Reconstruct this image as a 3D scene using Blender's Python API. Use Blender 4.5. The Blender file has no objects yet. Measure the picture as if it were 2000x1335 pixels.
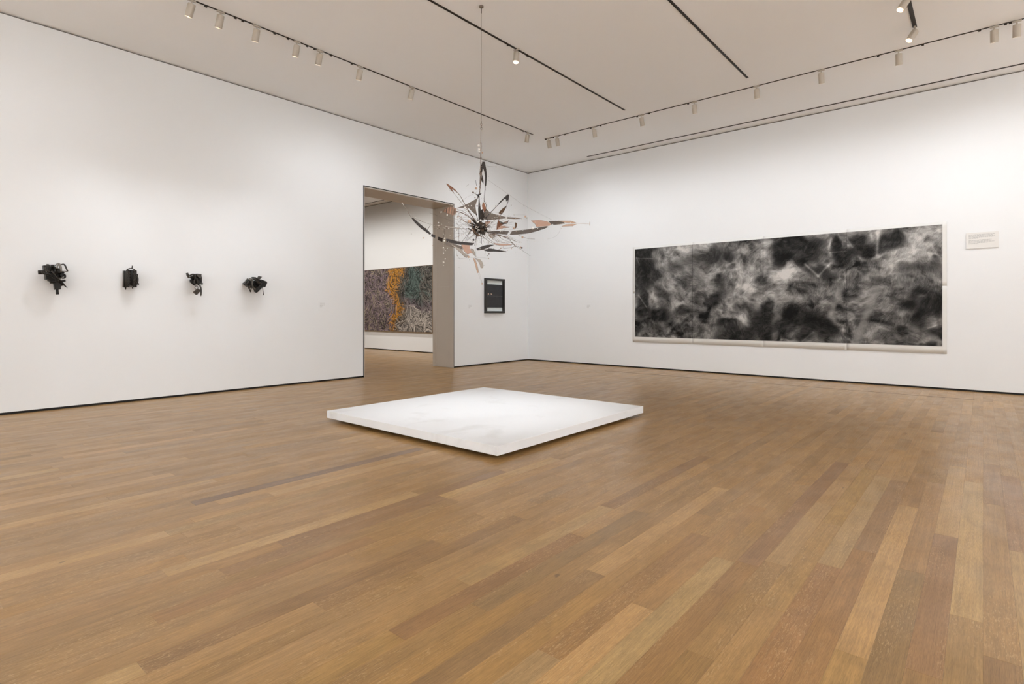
import bpy, bmesh, math, random
import numpy as np
from mathutils import Vector, Matrix, Quaternion

SC = bpy.context.scene
COL = SC.collection

# ------------------------------------------------------------------ camera
YAW = math.radians(40.296)
cam_data = bpy.data.cameras.new('camera')
cam = bpy.data.objects.new('camera', cam_data)
COL.objects.link(cam)
cam.location = (0, 0, 1.1)
cam.rotation_euler = (math.pi / 2, 0, YAW)
cam_data.sensor_width = 36
cam_data.lens = 36 * 1085 / 2000
cam_data.shift_y = -0.029
cam_data.clip_start = 0.05
SC.camera = cam

# ------------------------------------------------------------------ world and exposure
world = bpy.data.worlds.new('world')
SC.world = world
world.use_nodes = True
world.node_tree.nodes['Background'].inputs[0].default_value = (1, .97, .93, 1)
world.node_tree.nodes['Background'].inputs[1].default_value = 0.05
SC.view_settings.view_transform = 'Standard'
SC.view_settings.look = 'None'
SC.view_settings.gamma = 1
SC.view_settings.use_curve_mapping = False
SC.view_settings.exposure = 0.70

WALL_W = 22.0        # power of one wall-washing spot
ROOM_W = 60.0       # power of a spot aimed down into the room
LAMP_COLOR = (.93, .98, 1.04)


def spot(loc, target, power, cone=125, blend=1.0, radius=.035, color=LAMP_COLOR):
    d = bpy.data.lights.new('spot_light', 'SPOT')
    d.energy = power
    d.color = color
    d.spot_size = math.radians(cone)
    d.spot_blend = blend
    d.shadow_soft_size = radius
    o = bpy.data.objects.new('spot_light', d)
    COL.objects.link(o)
    o.location = loc
    v = Vector(target) - Vector(loc)
    o.rotation_euler = v.to_track_quat('-Z', 'Y').to_euler()
    return o


ZC = 4.31
# unseen spots where the tracks run on outside the picture, added for light
for y in (1.2, 0.2, -0.8, -1.8, -2.8):
    spot((-6.2, y, 4.13), (-8, y, 1.3), WALL_W * .5)
for x in (1.4, 2.8):
    spot((x, 8.25, 4.13), (x, 10, 1.3), WALL_W * .7)
for y in (-3.5, -1.5, .5, 2.5, 4.5, 6.5, 8.2):  # strong unseen spots added to bounce light off the right and front walls
    spot((3.4, y, 4.13), (5.2, y, 1.6), 370)
for x in (-6.5, -4.5, -2.5, -.5, 1.5, 3.5):
    spot((x, -3.2, 4.13), (x, -5, 1.6), 370)
for loc, tgt, p, c in [((-4.34, 2.6, 4.13), (-3.9, 4.2, .1), ROOM_W, 44), ((-2.46, 2.9, 4.13), (-3.9, 4.2, .4), ROOM_W, 44),
                       ((-2.46, 5.2, 4.13), (-3.9, 4.2, .1), ROOM_W, 42), ((-.59, 3.2, 4.13), (-3.9, 4.2, 1.4), ROOM_W, 34),
                       ((-4.34, .3, 4.13), (-5.0, 1.6, 0), ROOM_W * .8, 90), ((-2.46, -.6, 4.13), (-1.6, 1.4, 0), ROOM_W * .45, 84),
                       ((-.59, .4, 4.13), (-.2, 1.6, 0), ROOM_W * .4, 84), ((1.3, 2.5, 4.13), (.4, 4.0, 0), ROOM_W * .4, 84),
                       ((1.3, 6.2, 4.13), (.6, 7.0, 0), ROOM_W * .3, 84)]:
    spot(loc, tgt, p, c)  # further unseen spots added to brighten the platform and floor
# the next room, seen through the doorway
for x in (-9.4, -10.5, -11.6, -12.7, -13.8, -14.9):
    spot((x, 8.3, 4.13), (x, 10, 1.1), WALL_W * 1.9, color=(1, .985, .96))
for x in (-9.8, -12.2, -14.6):  # unseen spots added to brighten the lower part of the far wall
    spot((x, 4.6, 4.13), (x - .8, 10, .4), 150, 66, color=(1, .985, .96))
for loc, tgt in [((-10.6, 4.5, 4.13), (-8.7, 4.5, 1.6)), ((-10.6, 1.5, 4.13), (-8.7, 1.5, 1.6)), ((-12.6, 5.6, 4.13), (-12.0, 6.6, 0)), ((-15, 4, 4.13), (-17, 4, 1.5))]:
    spot(loc, tgt, WALL_W * 3.6, color=(1, .985, .96))  # unseen fill spots added to lift the rest of this room

# ------------------------------------------------------------------ materials
def srgb(r, g, b):
    f = lambda c: (c / 255 / 12.92) if c / 255 <= .04045 else ((c / 255 + .055) / 1.055) ** 2.4
    return (f(r), f(g), f(b), 1)


def material(name, color, rough=.5, metallic=0, spec=.5, var=.04, scale=6, bump=0, bump_scale=80, emission=0, coat=0, alpha=1):
    m = bpy.data.materials.new(name)
    m.use_nodes = True
    nt = m.node_tree
    b = nt.nodes['Principled BSDF']
    b.inputs['Roughness'].default_value = rough
    b.inputs['Metallic'].default_value = metallic
    b.inputs['Specular IOR Level'].default_value = spec
    b.inputs['Coat Weight'].default_value = coat
    b.inputs['Alpha'].default_value = alpha
    tc = nt.nodes.new('ShaderNodeTexCoord')
    n = nt.nodes.new('ShaderNodeTexNoise')
    n.inputs['Scale'].default_value = scale
    n.inputs['Detail'].default_value = 3
    nt.links.new(tc.outputs['Object'], n.inputs['Vector'])
    r = nt.nodes.new('ShaderNodeMapRange')
    r.inputs['To Min'].default_value = 1 - var
    r.inputs['To Max'].default_value = 1 + var
    nt.links.new(n.outputs['Fac'], r.inputs['Value'])
    mx = nt.nodes.new('ShaderNodeVectorMath')
    mx.operation = 'SCALE'
    mx.inputs[0].default_value = color[:3]
    nt.links.new(r.outputs['Result'], mx.inputs['Scale'])
    nt.links.new(mx.outputs['Vector'], b.inputs['Base Color'])
    if bump:
        n2 = nt.nodes.new('ShaderNodeTexNoise')
        n2.inputs['Scale'].default_value = bump_scale
        nt.links.new(tc.outputs['Object'], n2.inputs['Vector'])
        bp = nt.nodes.new('ShaderNodeBump')
        bp.inputs['Strength'].default_value = bump
        bp.inputs['Distance'].default_value = .002
        nt.links.new(n2.outputs['Fac'], bp.inputs['Height'])
        nt.links.new(bp.outputs['Normal'], b.inputs['Normal'])
    if emission:
        b.inputs['Emission Color'].default_value = (1, .98, .95, 1)
        b.inputs['Emission Strength'].default_value = emission
    return m


M_WALL = material('white_wall_paint', (.815, .815, .81), rough=.75, spec=.25, var=.006, scale=1.5, bump=.03, bump_scale=220)
M_CEIL = material('white_ceiling_paint', (.92, .915, .91), rough=.85, spec=.15, var=.006, scale=1.2)
M_BLACK = material('black_recess', (.012, .011, .010), rough=.6, spec=.3, var=.1)
M_SUB = material('brown_subfloor', (.10, .06, .035), rough=.9, var=.1)
M_GAP = material('dark_grey_recess', (.22, .20, .18), rough=.8, spec=.1, var=.1)
M_JAMB = material('brushed_steel_cladding', srgb(200, 190, 178), rough=.45, metallic=.15, spec=.5, var=.03, scale=3, bump=.02, bump_scale=300)
M_JAMB_EDGE = material('bright_steel_edge', srgb(205, 200, 192), rough=.3, metallic=.6, var=.03)
M_PLAT = material('white_platform_paint', (.86, .865, .87), rough=.42, spec=.45, var=.01)
M_LAMP = material('off_white_lamp_enamel', srgb(184, 174, 160), rough=.45, var=.02)
M_TRACK = material('dark_bronze_track', (.035, .028, .022), rough=.5, metallic=.4, var=.1)
M_LENS = material('lit_lamp_lens', (1, 1, 1), rough=.3, emission=30)
M_PAPER = material('pale_paper', (.74, .725, .69), rough=.85, spec=.1, var=.02, scale=5)
M_INK = material('grey_print', (.40, .385, .37), rough=.8, spec=.1, var=.1)
M_INK_FAINT = material('faint_grey_print', (.58, .57, .55), rough=.8, spec=.1, var=.05)
M_BOARD = material('white_label_board', srgb(226, 223, 218), rough=.6, spec=.2, var=.01)
M_FRAME = material('black_stained_frame', (.013, .011, .009), rough=.4, var=.2, scale=30)
M_MAT = material('pale_blue_grey_mount', srgb(222, 228, 226), rough=.7, var=.02)
M_SLATE = material('charcoal_sheet', (.028, .028, .030), rough=.75, var=.45, scale=14, bump=.3, bump_scale=60)
M_GOLD = material('pink_gold_spot', srgb(222, 190, 165), rough=.5, var=.1)
M_WOODEDGE = material('bare_wood_strip', srgb(120, 98, 74), rough=.6, var=.1)

# mark faint scuffs on the platform top
nt = M_PLAT.node_tree
b = nt.nodes['Principled BSDF']
tc = nt.nodes.new('ShaderNodeTexCoord')
mp = nt.nodes.new('ShaderNodeMapping')
mp.inputs['Scale'].default_value = (1.3, .8, 1)
mp.inputs['Rotation'].default_value = (0, 0, .6)
n = nt.nodes.new('ShaderNodeTexNoise')
n.inputs['Scale'].default_value = 1.6
n.inputs['Detail'].default_value = 6
n.inputs['Distortion'].default_value = 1.2
cr = nt.nodes.new('ShaderNodeValToRGB')
cr.color_ramp.elements[0].position = .56
cr.color_ramp.elements[0].color = (.87, .875, .88, 1)
cr.color_ramp.elements[1].position = .78
cr.color_ramp.elements[1].color = (.74, .735, .72, 1)
nt.links.new(tc.outputs['Object'], mp.inputs['Vector'])
nt.links.new(mp.outputs['Vector'], n.inputs['Vector'])
nt.links.new(n.outputs['Fac'], cr.inputs['Fac'])
nt.links.new(cr.outputs['Color'], b.inputs['Base Color'])


def oak_material():
    m = bpy.data.materials.new('oak_boards')
    m.use_nodes = True
    nt = m.node_tree
    N, L = nt.nodes.new, nt.links.new
    b = nt.nodes['Principled BSDF']
    tone = N('ShaderNodeAttribute'); tone.attribute_name = 'tone'
    seed = N('ShaderNodeAttribute'); seed.attribute_name = 'seed'
    geo = N('ShaderNodeNewGeometry')
    add = N('ShaderNodeVectorMath'); add.operation = 'ADD'
    L(geo.outputs['Position'], add.inputs[0]); L(seed.outputs['Vector'], add.inputs[1])

    def noise(scale, detail, dist=0, rot=0):
        mp = N('ShaderNodeMapping'); mp.inputs['Scale'].default_value = scale
        mp.inputs['Rotation'].default_value = (0, 0, rot)
        L(add.outputs['Vector'], mp.inputs['Vector'])
        n = N('ShaderNodeTexNoise'); n.inputs['Scale'].default_value = 1
        n.inputs['Detail'].default_value = detail; n.inputs['Distortion'].default_value = dist
        L(mp.outputs['Vector'], n.inputs['Vector'])
        return n.outputs['Fac']

    def ranged(v, a, c, lo, hi):
        r = N('ShaderNodeMapRange'); r.clamp = True
        for k, x in zip(('From Min', 'From Max', 'To Min', 'To Max'), (a, c, lo, hi)):
            r.inputs[k].default_value = x
        L(v, r.inputs['Value'])
        return r.outputs['Result']

    def mul(a, c):
        x = N('ShaderNodeMath'); x.operation = 'MULTIPLY'
        L(a, x.inputs[0]); L(c, x.inputs[1])
        return x.outputs[0]

    grain = ranged(noise((150, 2.6, 1), 5, .5), .3, .7, .86, 1.12)        # long grain
    pores = ranged(noise((520, 26, 1), 2), .34, .58, .82, 1.05)             # short open pores
    cloud = ranged(noise((9, 3.2, 1), 3, 1.2), .28, .7, .86, 1.09)          # broad figure in a board
    total = mul(mul(grain, pores), cloud)
    sc = N('ShaderNodeVectorMath'); sc.operation = 'SCALE'
    L(tone.outputs['Color'], sc.inputs[0]); L(total, sc.inputs['Scale'])
    # quarter-sawn ray fleck in some boards
    fleck = ranged(noise((230, 38, 1), 1.5, 1.2, .42), .585, .65, 0, 1)
    where = ranged(noise((9, .9, 1), 2), .47, .60, 0, .50)
    fl = mul(fleck, where)
    mix = N('ShaderNodeMix'); mix.data_type = 'RGBA'
    L(fl, mix.inputs['Factor']); L(sc.outputs['Vector'], mix.inputs['A'])
    mix.inputs['B'].default_value = (.60, .41, .21, 1)
    # small knots and mineral marks
    knot = ranged(noise((16, 7, 1), 1, .5), .795, .83, 0, .6)
    mix2 = N('ShaderNodeMix'); mix2.data_type = 'RGBA'
    L(knot, mix2.inputs['Factor']); L(mix.outputs['Result'], mix2.inputs['A'])
    mix2.inputs['B'].default_value = (.07, .045, .03, 1)
    L(mix2.outputs['Result'], b.inputs['Base Color'])
    rough = ranged(noise((6, 3, 1), 2), .3, .7, .28, .40)
    L(rough, b.inputs['Roughness'])
    b.inputs['Specular IOR Level'].default_value = .42
    b.inputs['Coat Weight'].default_value = .10
    b.inputs['Coat Roughness'].default_value = .22
    bp = N('ShaderNodeBump'); bp.inputs['Strength'].default_value = .12; bp.inputs['Distance'].default_value = .001
    L(total, bp.inputs['Height']); L(bp.outputs['Normal'], b.inputs['Normal'])
    return m


M_OAK = oak_material()


def print_material(name, attr='pigment', rough=.85, bump=0):
    m = bpy.data.materials.new(name)
    m.use_nodes = True
    nt = m.node_tree
    b = nt.nodes['Principled BSDF']
    b.inputs['Roughness'].default_value = rough
    b.inputs['Specular IOR Level'].default_value = .15
    a = nt.nodes.new('ShaderNodeAttribute'); a.attribute_name = attr
    tc = nt.nodes.new('ShaderNodeTexCoord')
    n = nt.nodes.new('ShaderNodeTexNoise'); n.inputs['Scale'].default_value = 160; n.inputs['Detail'].default_value = 3
    nt.links.new(tc.outputs['Object'], n.inputs['Vector'])
    r = nt.nodes.new('ShaderNodeMapRange'); r.inputs['To Min'].default_value = .86; r.inputs['To Max'].default_value = 1.14
    nt.links.new(n.outputs['Fac'], r.inputs['Value'])
    v = nt.nodes.new('ShaderNodeVectorMath'); v.operation = 'SCALE'
    nt.links.new(a.outputs['Color'], v.inputs[0]); nt.links.new(r.outputs['Result'], v.inputs['Scale'])
    nt.links.new(v.outputs['Vector'], b.inputs['Base Color'])
    return m


M_CHARCOAL = print_material('charcoal_drawing')
M_OIL = print_material('oil_paint', rough=.55)

# ------------------------------------------------------------------ mesh helpers
def link(name, bm, mats, parent=None, smooth=False):
    me = bpy.data.meshes.new(name)
    bm.normal_update()
    bm.to_mesh(me)
    bm.free()
    if not isinstance(mats, (list, tuple)):
        mats = [mats]
    for x in mats:
        me.materials.append(x)
    if smooth:
        me.polygons.foreach_set('use_smooth', [True] * len(me.polygons))
    o = bpy.data.objects.new(name, me)
    COL.objects.link(o)
    if parent is not None:
        o.parent = parent
    return o


def tag(o, label, cat, group=None):
    o['label'] = label
    o['category'] = cat
    if group:
        o['group'] = group
    return o


def thing(name, label, cat, loc=(0, 0, 0), rotz=0, group=None):
    o = bpy.data.objects.new(name, None)
    o.empty_display_size = .1
    COL.objects.link(o)
    o.location = loc
    o.rotation_euler = (0, 0, rotz)
    return tag(o, label, cat, group)


def add_box(bm, lo, hi, mi=0, bevel=0):
    x0, y0, z0 = lo
    x1, y1, z1 = hi
    v = [bm.verts.new(p) for p in [(x0, y0, z0), (x1, y0, z0), (x1, y1, z0), (x0, y1, z0), (x0, y0, z1), (x1, y0, z1), (x1, y1, z1), (x0, y1, z1)]]
    fs = [bm.faces.new([v[i] for i in q]) for q in [(3, 2, 1, 0), (4, 5, 6, 7), (0, 1, 5, 4), (1, 2, 6, 5), (2, 3, 7, 6), (3, 0, 4, 7)]]
    for f in fs:
        f.material_index = mi
    if bevel:
        es = {e for f in fs for e in f.edges}
        bmesh.ops.bevel(bm, geom=list(es), offset=bevel, segments=2, profile=.5, affect='EDGES')
    return fs


def box(name, lo, hi, mat, parent=None, bevel=0):
    bm = bmesh.new()
    add_box(bm, lo, hi, 0, bevel)
    return link(name, bm, mat, parent)


def add_tube(bm, pts, radii, n=8, mi=0, cap=True):
    pts = [Vector(p) for p in pts]
    rings = []
    ref = None
    for i, p in enumerate(pts):
        t = (pts[min(i + 1, len(pts) - 1)] - pts[max(i - 1, 0)])
        if t.length < 1e-9:
            t = Vector((0, 0, 1))
        t.normalize()
        if ref is None:
            ref = Vector((0, 0, 1)) if abs(t.z) < .9 else Vector((1, 0, 0))
        a = t.cross(ref)
        if a.length < 1e-6:
            a = t.orthogonal()
        a.normalize()
        bb = t.cross(a).normalized()
        ref = a.cross(t)
        r = radii[i] if isinstance(radii, (list, tuple)) else radii
        rings.append([bm.verts.new(p + (a * math.cos(2 * math.pi * k / n) + bb * math.sin(2 * math.pi * k / n)) * r) for k in range(n)])
    for i in range(len(rings) - 1):
        for k in range(n):
            f = bm.faces.new([rings[i][k], rings[i][(k + 1) % n], rings[i + 1][(k + 1) % n], rings[i + 1][k]])
            f.material_index = mi
            f.smooth = True
    if cap:
        for r in (rings[0][::-1], rings[-1]):
            f = bm.faces.new(r)
            f.material_index = mi


def smooth_path(pts, sub=4):
    """Catmull-Rom through the points."""
    if len(pts) < 3:
        return [tuple(p) for p in pts]
    P = [Vector(p) for p in pts]
    P = [P[0] * 2 - P[1]] + P + [P[-1] * 2 - P[-2]]
    out = []
    for i in range(1, len(P) - 2):
        for s in range(sub):
            t = s / sub
            out.append(.5 * ((2 * P[i]) + (-P[i - 1] + P[i + 1]) * t + (2 * P[i - 1] - 5 * P[i] + 4 * P[i + 1] - P[i + 2]) * t * t + (-P[i - 1] + 3 * P[i] - 3 * P[i + 1] + P[i + 2]) * t ** 3))
    out.append(P[-2])
    return out


def add_ball(bm, c, r, sub=1, mi=0, squash=(1, 1, 1)):
    q = bmesh.ops.create_icosphere(bm, subdivisions=sub, radius=r)
    for v in q['verts']:
        v.co = Vector((v.co.x * squash[0], v.co.y * squash[1], v.co.z * squash[2])) + Vector(c)
    for f in {f for v in q['verts'] for f in v.link_faces}:
        f.smooth = True
        f.material_index = mi


def prism(bm, pts, normal, t, mi=0):
    """a plate of thickness t whose middle follows pts."""
    nrm = Vector(normal).normalized()
    A = [bm.verts.new(Vector(p) + nrm * t / 2) for p in pts]
    B = [bm.verts.new(Vector(p) - nrm * t / 2) for p in pts]
    c = Vector((0, 0, 0))
    fs = [bm.faces.new(A), bm.faces.new(B[::-1])]
    n = len(pts)
    for i in range(n):
        fs.append(bm.faces.new([A[i], B[i], B[(i + 1) % n], A[(i + 1) % n]]))
    for f in fs:
        f.material_index = mi
    bmesh.ops.recalc_face_normals(bm, faces=fs)
    bmesh.ops.triangulate(bm, faces=fs[:2])


def structure(o):
    o['kind'] = 'structure'
    return o


# ------------------------------------------------------------------ room shell
X0, X1, Y0, Y1 = -8.0, 5.2, -5.0, 10.0
XR = -8.606                     # far face of the wall with the doorway
XW = -17.0                      # far side of the next room
DY0, DY1, DZ = 5.541, 7.665, 3.25
BASE, TOPW = .026, 4.292


def wall(name, boxes):
    bm = bmesh.new()
    for lo, hi in boxes:
        add_box(bm, lo, hi)
    return structure(link(name, bm, M_WALL))


wall('wall_left', [((XR, Y0, BASE), (X0, DY0, TOPW)), ((XR, DY1, BASE), (X0, Y1, TOPW)), ((XR, DY0, DZ), (X0, DY1, TOPW))])
wall('wall_back', [((XW, Y1, BASE), (X1 + .3, Y1 + .3, TOPW))])
wall('wall_right', [((X1, Y0 - .3, BASE), (X1 + .3, Y1, TOPW))])
wall('wall_front', [((XW, Y0 - .3, BASE), (X1, Y0, TOPW))])
wall('wall_far', [((XW - .3, Y0 - .3, BASE), (XW, Y1 + .3, TOPW))])
structure(box('ceiling', (XW - .3, Y0 - .3, ZC), (X1 + .3, Y1 + .3, ZC + .3), M_CEIL))


def recess(name, boxes, mat):
    bm = bmesh.new()
    for lo, hi in boxes:
        add_box(bm, lo, hi)
    return structure(link(name, bm, mat))


G = .014
recess('baseboard_left', [((XR + G, Y0, -.005), (X0 - G, DY0 - .01, BASE)), ((XR + G, DY1 + .01, -.005), (X0 - G, Y1, BASE))], M_BLACK)
recess('baseboard_back', [((XW, Y1 + G, -.005), (X1, Y1 + .2, BASE))], M_BLACK)
recess('baseboard_right', [((X1 + G, Y0, -.005), (X1 + .2, Y1, BASE))], M_BLACK)
recess('baseboard_front', [((XW, Y0 - .2, -.005), (X1, Y0 - G, BASE))], M_BLACK)
recess('trim_1', [((XR + .02, Y0, TOPW), (X0 - .02, Y1, ZC)), ((XW, Y1 + .02, TOPW), (X1, Y1 + .2, ZC)), ((X1 + .02, Y0, TOPW), (X1 + .2, Y1, ZC)), ((XW, Y0 - .2, TOPW), (X1, Y0 - .02, ZC))], M_GAP)

# ---- doorway cladding
door = structure(bpy.data.objects.new('door_1', None))
COL.objects.link(door)
door.location = (X0, (DY0 + DY1) / 2, 0)
cx, cy = X0, (DY0 + DY1) / 2


def dbox(name, lo, hi, mat, bevel=0, label=None):
    o = box(name, (lo[0] - cx, lo[1] - cy, lo[2]), (hi[0] - cx, hi[1] - cy, hi[2]), mat, door, bevel)
    if label:
        o['label'] = label
    return o


# shadow gap around the opening, then the thin bright edge of the sheet steel
gbm = bmesh.new()
for lo, hi in [((-.03, -1.062, 0), (.001, -1.046, DZ)), ((-.03, 1.046, 0), (.001, 1.062, DZ)), ((-.03, -1.062, DZ - .016), (.001, 1.062, DZ))]:
    add_box(gbm, lo, hi)
link('shadow_gap', gbm, M_BLACK, door)
ebm = bmesh.new()
for lo, hi in [((-.6, -1.046, 0), (.003, -1.038, DZ - .016)), ((-.6, 1.038, 0), (.003, 1.046, DZ - .016)), ((-.6, -1.046, DZ - .024), (.003, 1.046, DZ - .016))]:
    add_box(ebm, lo, hi)
link('edge_angle', ebm, M_JAMB_EDGE, door)
g = .004
for s in (-1, 1):
    ya, yb = (DY0 + .018, DY0 + .03) if s < 0 else (DY1 - .03, DY1 - .018)
    top = DZ - .03
    for xa, xb in ((X0 - .107, X0 - .001), (XR + .001, XR + .105)):
        dbox('jamb_strip', (xa + g / 2, ya, .003), (xb - g / 2, yb, top), M_JAMB, .001)
    for za, zb in ((.003, 1.614), (1.618, top)):
        dbox('jamb_panel', (XR + .105 + g / 2, ya + .003 * (s > 0), za), (X0 - .107 - g / 2, yb - .003 * (s < 0), zb), M_JAMB, .001)
for ya, yb in ((DY0 + .031, cy - .002), (cy + .002, DY1 - .031)):
    dbox('header_panel', (XR + .001, ya, DZ - .036), (X0 - .002, yb, DZ - .0245), M_JAMB, .001)

# ------------------------------------------------------------------ floor of oak boards
floor = structure(box('floor', (XW, Y0 - .2, -.12), (X1 + .2, Y1 + .2, -.014), M_SUB))
W = .0925
rng = random.Random(7)
TONES = {'light': (0.471, 0.287, 0.115), 'lightgrain': (0.429, 0.27, 0.113), 'mid': (0.373, 0.217, 0.081), 'dark': (0.304, 0.172, 0.066), 'mauve': (0.317, 0.183, 0.078), 'red': (0.343, 0.19, 0.069), 'gold': (0.403, 0.234, 0.081), 'deep': (0.231, 0.137, 0.077)}
FORCED = {-38: [(1.25, 2.95, 'deep')], -36: [(1.62, 3.0, 'light')], -34: [(-.4, 1.0, 'light'), (1.0, 2.2, 'mid')], -29: [(.84, 2.2, 'light')],
          -25: [(.69, 1.62, 'red'), (-.5, .69, 'mid')], -22: [(-.6, .57, 'light'), (.57, 1.8, 'dark')], -28: [(1.3, 2.9, 'dark'), (-.2, 1.3, 'mid')], -21: [(1.12, 2.3, 'dark')],
          -54: [(-.4, .92, 'light')], -46: [(-.3, 1.39, 'light')], -42: [(.1, 1.52, 'light')], -43: [(-.3, .96, 'mid')], -61: [(-.8, .87, 'dark')],
          -58: [(1.01, 2.4, 'light')], -27: [(1.0, 2.26, 'dark'), (2.26, 3.4, 'light')], -18: [(2.74, 4.2, 'dark'), (1.6, 2.74, 'lightgrain')],
          -17: [(1.19, 2.3, 'dark'), (.0, 1.19, 'gold')], -12: [(.4, 1.44, 'lightgrain'), (1.44, 2.7, 'red')], -14: [(2.02, 3.5, 'light'), (1.0, 2.02, 'mauve')],
          -9: [(2.52, 4.67, 'mauve'), (1.2, 2.52, 'red')], -4: [(2.07, 3.86, 'light'), (1.0, 2.07, 'gold'), (3.86, 4.7, 'red')],
          -6: [(2.73, 4.45, 'lightgrain'), (1.2, 2.73, 'red')], 0: [(4.21, 5.3, 'mauve'), (2.34, 4.21, 'mid'), (.9, 2.34, 'dark')],
          -2: [(3.47, 5.08, 'light'), (2.1, 3.47, 'dark'), (1.2, 2.1, 'red')], -1: [(2.58, 4.68, 'light'), (1.3, 2.58, 'mid')],
          1: [(3.45, 5.0, 'mauve'), (2.0, 3.45, 'lightgrain')], -7: [(3.28, 4.6, 'gold'), (2.2, 3.28, 'gold')], -8: [(2.6, 3.6, 'lightgrain')],
          -5: [(1.4, 3.0, 'red'), (3.0, 4.4, 'mauve')], -3: [(2.9, 4.5, 'mid'), (1.5, 2.9, 'dark')], -11: [(1.9, 3.3, 'mid'), (1.0, 1.9, 'light')],
          -10: [(2.5, 3.9, 'mid'), (1.1, 2.5, 'lightgrain')], -16: [(1.5, 2.8, 'mauve')]}


def random_tone():
    t = rng.gauss(0, 1)
    base = np.array(TONES['mid'])
    k = 1 + .078 * max(-1.7, min(1.9, t))
    c = base * k
    h = rng.gauss(0, 1)
    return (c[0] * (1 + .010 * h), c[1], c[2] * (1 - .035 * h))


planks = []
for col in range(math.floor(XW / W), math.ceil((X1 + .05) / W)):
    xa, xb = col * W, (col + 1) * W
    xa, xb = max(xa, XW), min(xb, X1 + .05)
    if xb - xa < .01:
        continue
    forced = sorted(FORCED.get(col, []))
    segs = []
    y = Y0 - .05 - rng.random() * 1.5

    def fill(y, end):
        while y < end - 1e-6:
            L_ = rng.choice((.45, .7, .9, 1.1, 1.4, 1.7, 2.0)) * rng.uniform(.85, 1.2)
            e = min(y + L_, end)
            if end - e < .3:
                e = end
            segs.append((y, e, None))
            y = e
    for (a, bq, t) in forced:
        if a > y:
            fill(y, a)
        segs.append((a, bq, t))
        y = bq
    fill(y, Y1 + .05)
    for (a, bq, t) in segs:
        if bq < Y0 - .05:
            continue
        c = random_tone() if t is None else tuple(v * rng.uniform(.97, 1.03) for v in TONES[t])
        planks.append((xa, xb, max(a, Y0 - .05), bq, c, tuple(rng.uniform(0, 60) for _ in range(3))))

cyaw, syaw = math.cos(YAW), math.sin(YAW)


def screen_area(p):
    """size of a board in the picture, for choosing which boards are parts of their own"""
    poly = []
    for (x, y) in ((p[0], p[2]), (p[1], p[2]), (p[1], p[3]), (p[0], p[3])):
        poly.append((x * cyaw + y * syaw, -x * syaw + y * cyaw))
    # planes of the view wedge on the floor, clipped one by one
    lims = [lambda r, f: f - 1085 * 1.1 / (1335 - 609.5), lambda r, f: r + f * 1000 / 1085, lambda r, f: f * 1000 / 1085 - r]
    for g_ in lims:
        out = []
        for i in range(len(poly)):
            a, bq = poly[i], poly[(i + 1) % len(poly)]
            ga, gb = g_(*a), g_(*bq)
            if ga >= 0:
                out.append(a)
            if ga * gb < 0:
                t = ga / (ga - gb)
                out.append((a[0] + (bq[0] - a[0]) * t, a[1] + (bq[1] - a[1]) * t))
        poly = out
        if len(poly) < 3:
            return 0
    q = [(1085 * r / f, 1085 * 1.1 / f) for r, f in poly]
    return abs(sum(q[i][0] * q[(i + 1) % len(q)][1] - q[(i + 1) % len(q)][0] * q[i][1] for i in range(len(q)))) / 2


def plank_mesh(name, items):
    V, Fc, T, S = [], [], [], []
    hg, ch = .00012, .00035
    for (xa, xb, ya, yb, c, s) in items:
        i = len(V)
        a0, a1, b0, b1 = xa + hg, xb - hg, ya + hg, yb - hg
        V += [(a0, b0, -.013), (a1, b0, -.013), (a1, b1, -.013), (a0, b1, -.013), (a0, b0, -ch), (a1, b0, -ch), (a1, b1, -ch), (a0, b1, -ch),
              (a0 + ch, b0 + ch, 0), (a1 - ch, b0 + ch, 0), (a1 - ch, b1 - ch, 0), (a0 + ch, b1 - ch, 0)]
        for k in range(4):
            j = (k + 1) % 4
            Fc += [(i + k, i + j, i + 4 + j, i + 4 + k), (i + 4 + k, i + 4 + j, i + 8 + j, i + 8 + k)]
        Fc.append((i + 8, i + 9, i + 10, i + 11))
        T += [(c[0], c[1], c[2], 1)] * 12
        S += [s] * 12
    me = bpy.data.meshes.new(name)
    me.from_pydata(V, [], Fc)
    at = me.color_attributes.new('tone', 'FLOAT_COLOR', 'POINT')
    at.data.foreach_set('color', np.array(T, dtype=np.float32).ravel())
    at = me.attributes.new('seed', 'FLOAT_VECTOR', 'POINT')
    at.data.foreach_set('vector', np.array(S, dtype=np.float32).ravel())
    me.materials.append(M_OAK)
    return me


planks.sort(key=screen_area, reverse=True)
for p in planks[:300]:
    o = bpy.data.objects.new('plank', plank_mesh('plank', [p]))
    COL.objects.link(o)
    o.parent = floor
o = bpy.data.objects.new('planks', plank_mesh('planks', planks[300:]))
COL.objects.link(o)
o.parent = floor
o['kind'] = 'stuff'
# the narrow dark cover of the floor slot that runs along the back wall
sl = box('slot_cover', (-5.42, 9.085, -.002), (-.08, 9.093, .0012), M_TRACK, floor)
sl['label'] = 'thin dark metal line set in the boards'

# ------------------------------------------------------------------ low platform
plat = thing('platform', 'low square white platform on the oak floor under the hanging sculpture', 'platform', (-3.895, 4.222, 0))
box('deck', (-1.155, -1.157, .036), (1.155, 1.157, .108), M_PLAT, plat, .003)
pl = box('plinth', (-1.03, -1.03, .0005), (1.03, 1.03, .036), M_BLACK, plat)
pl['label'] = 'black recessed plinth'

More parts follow.
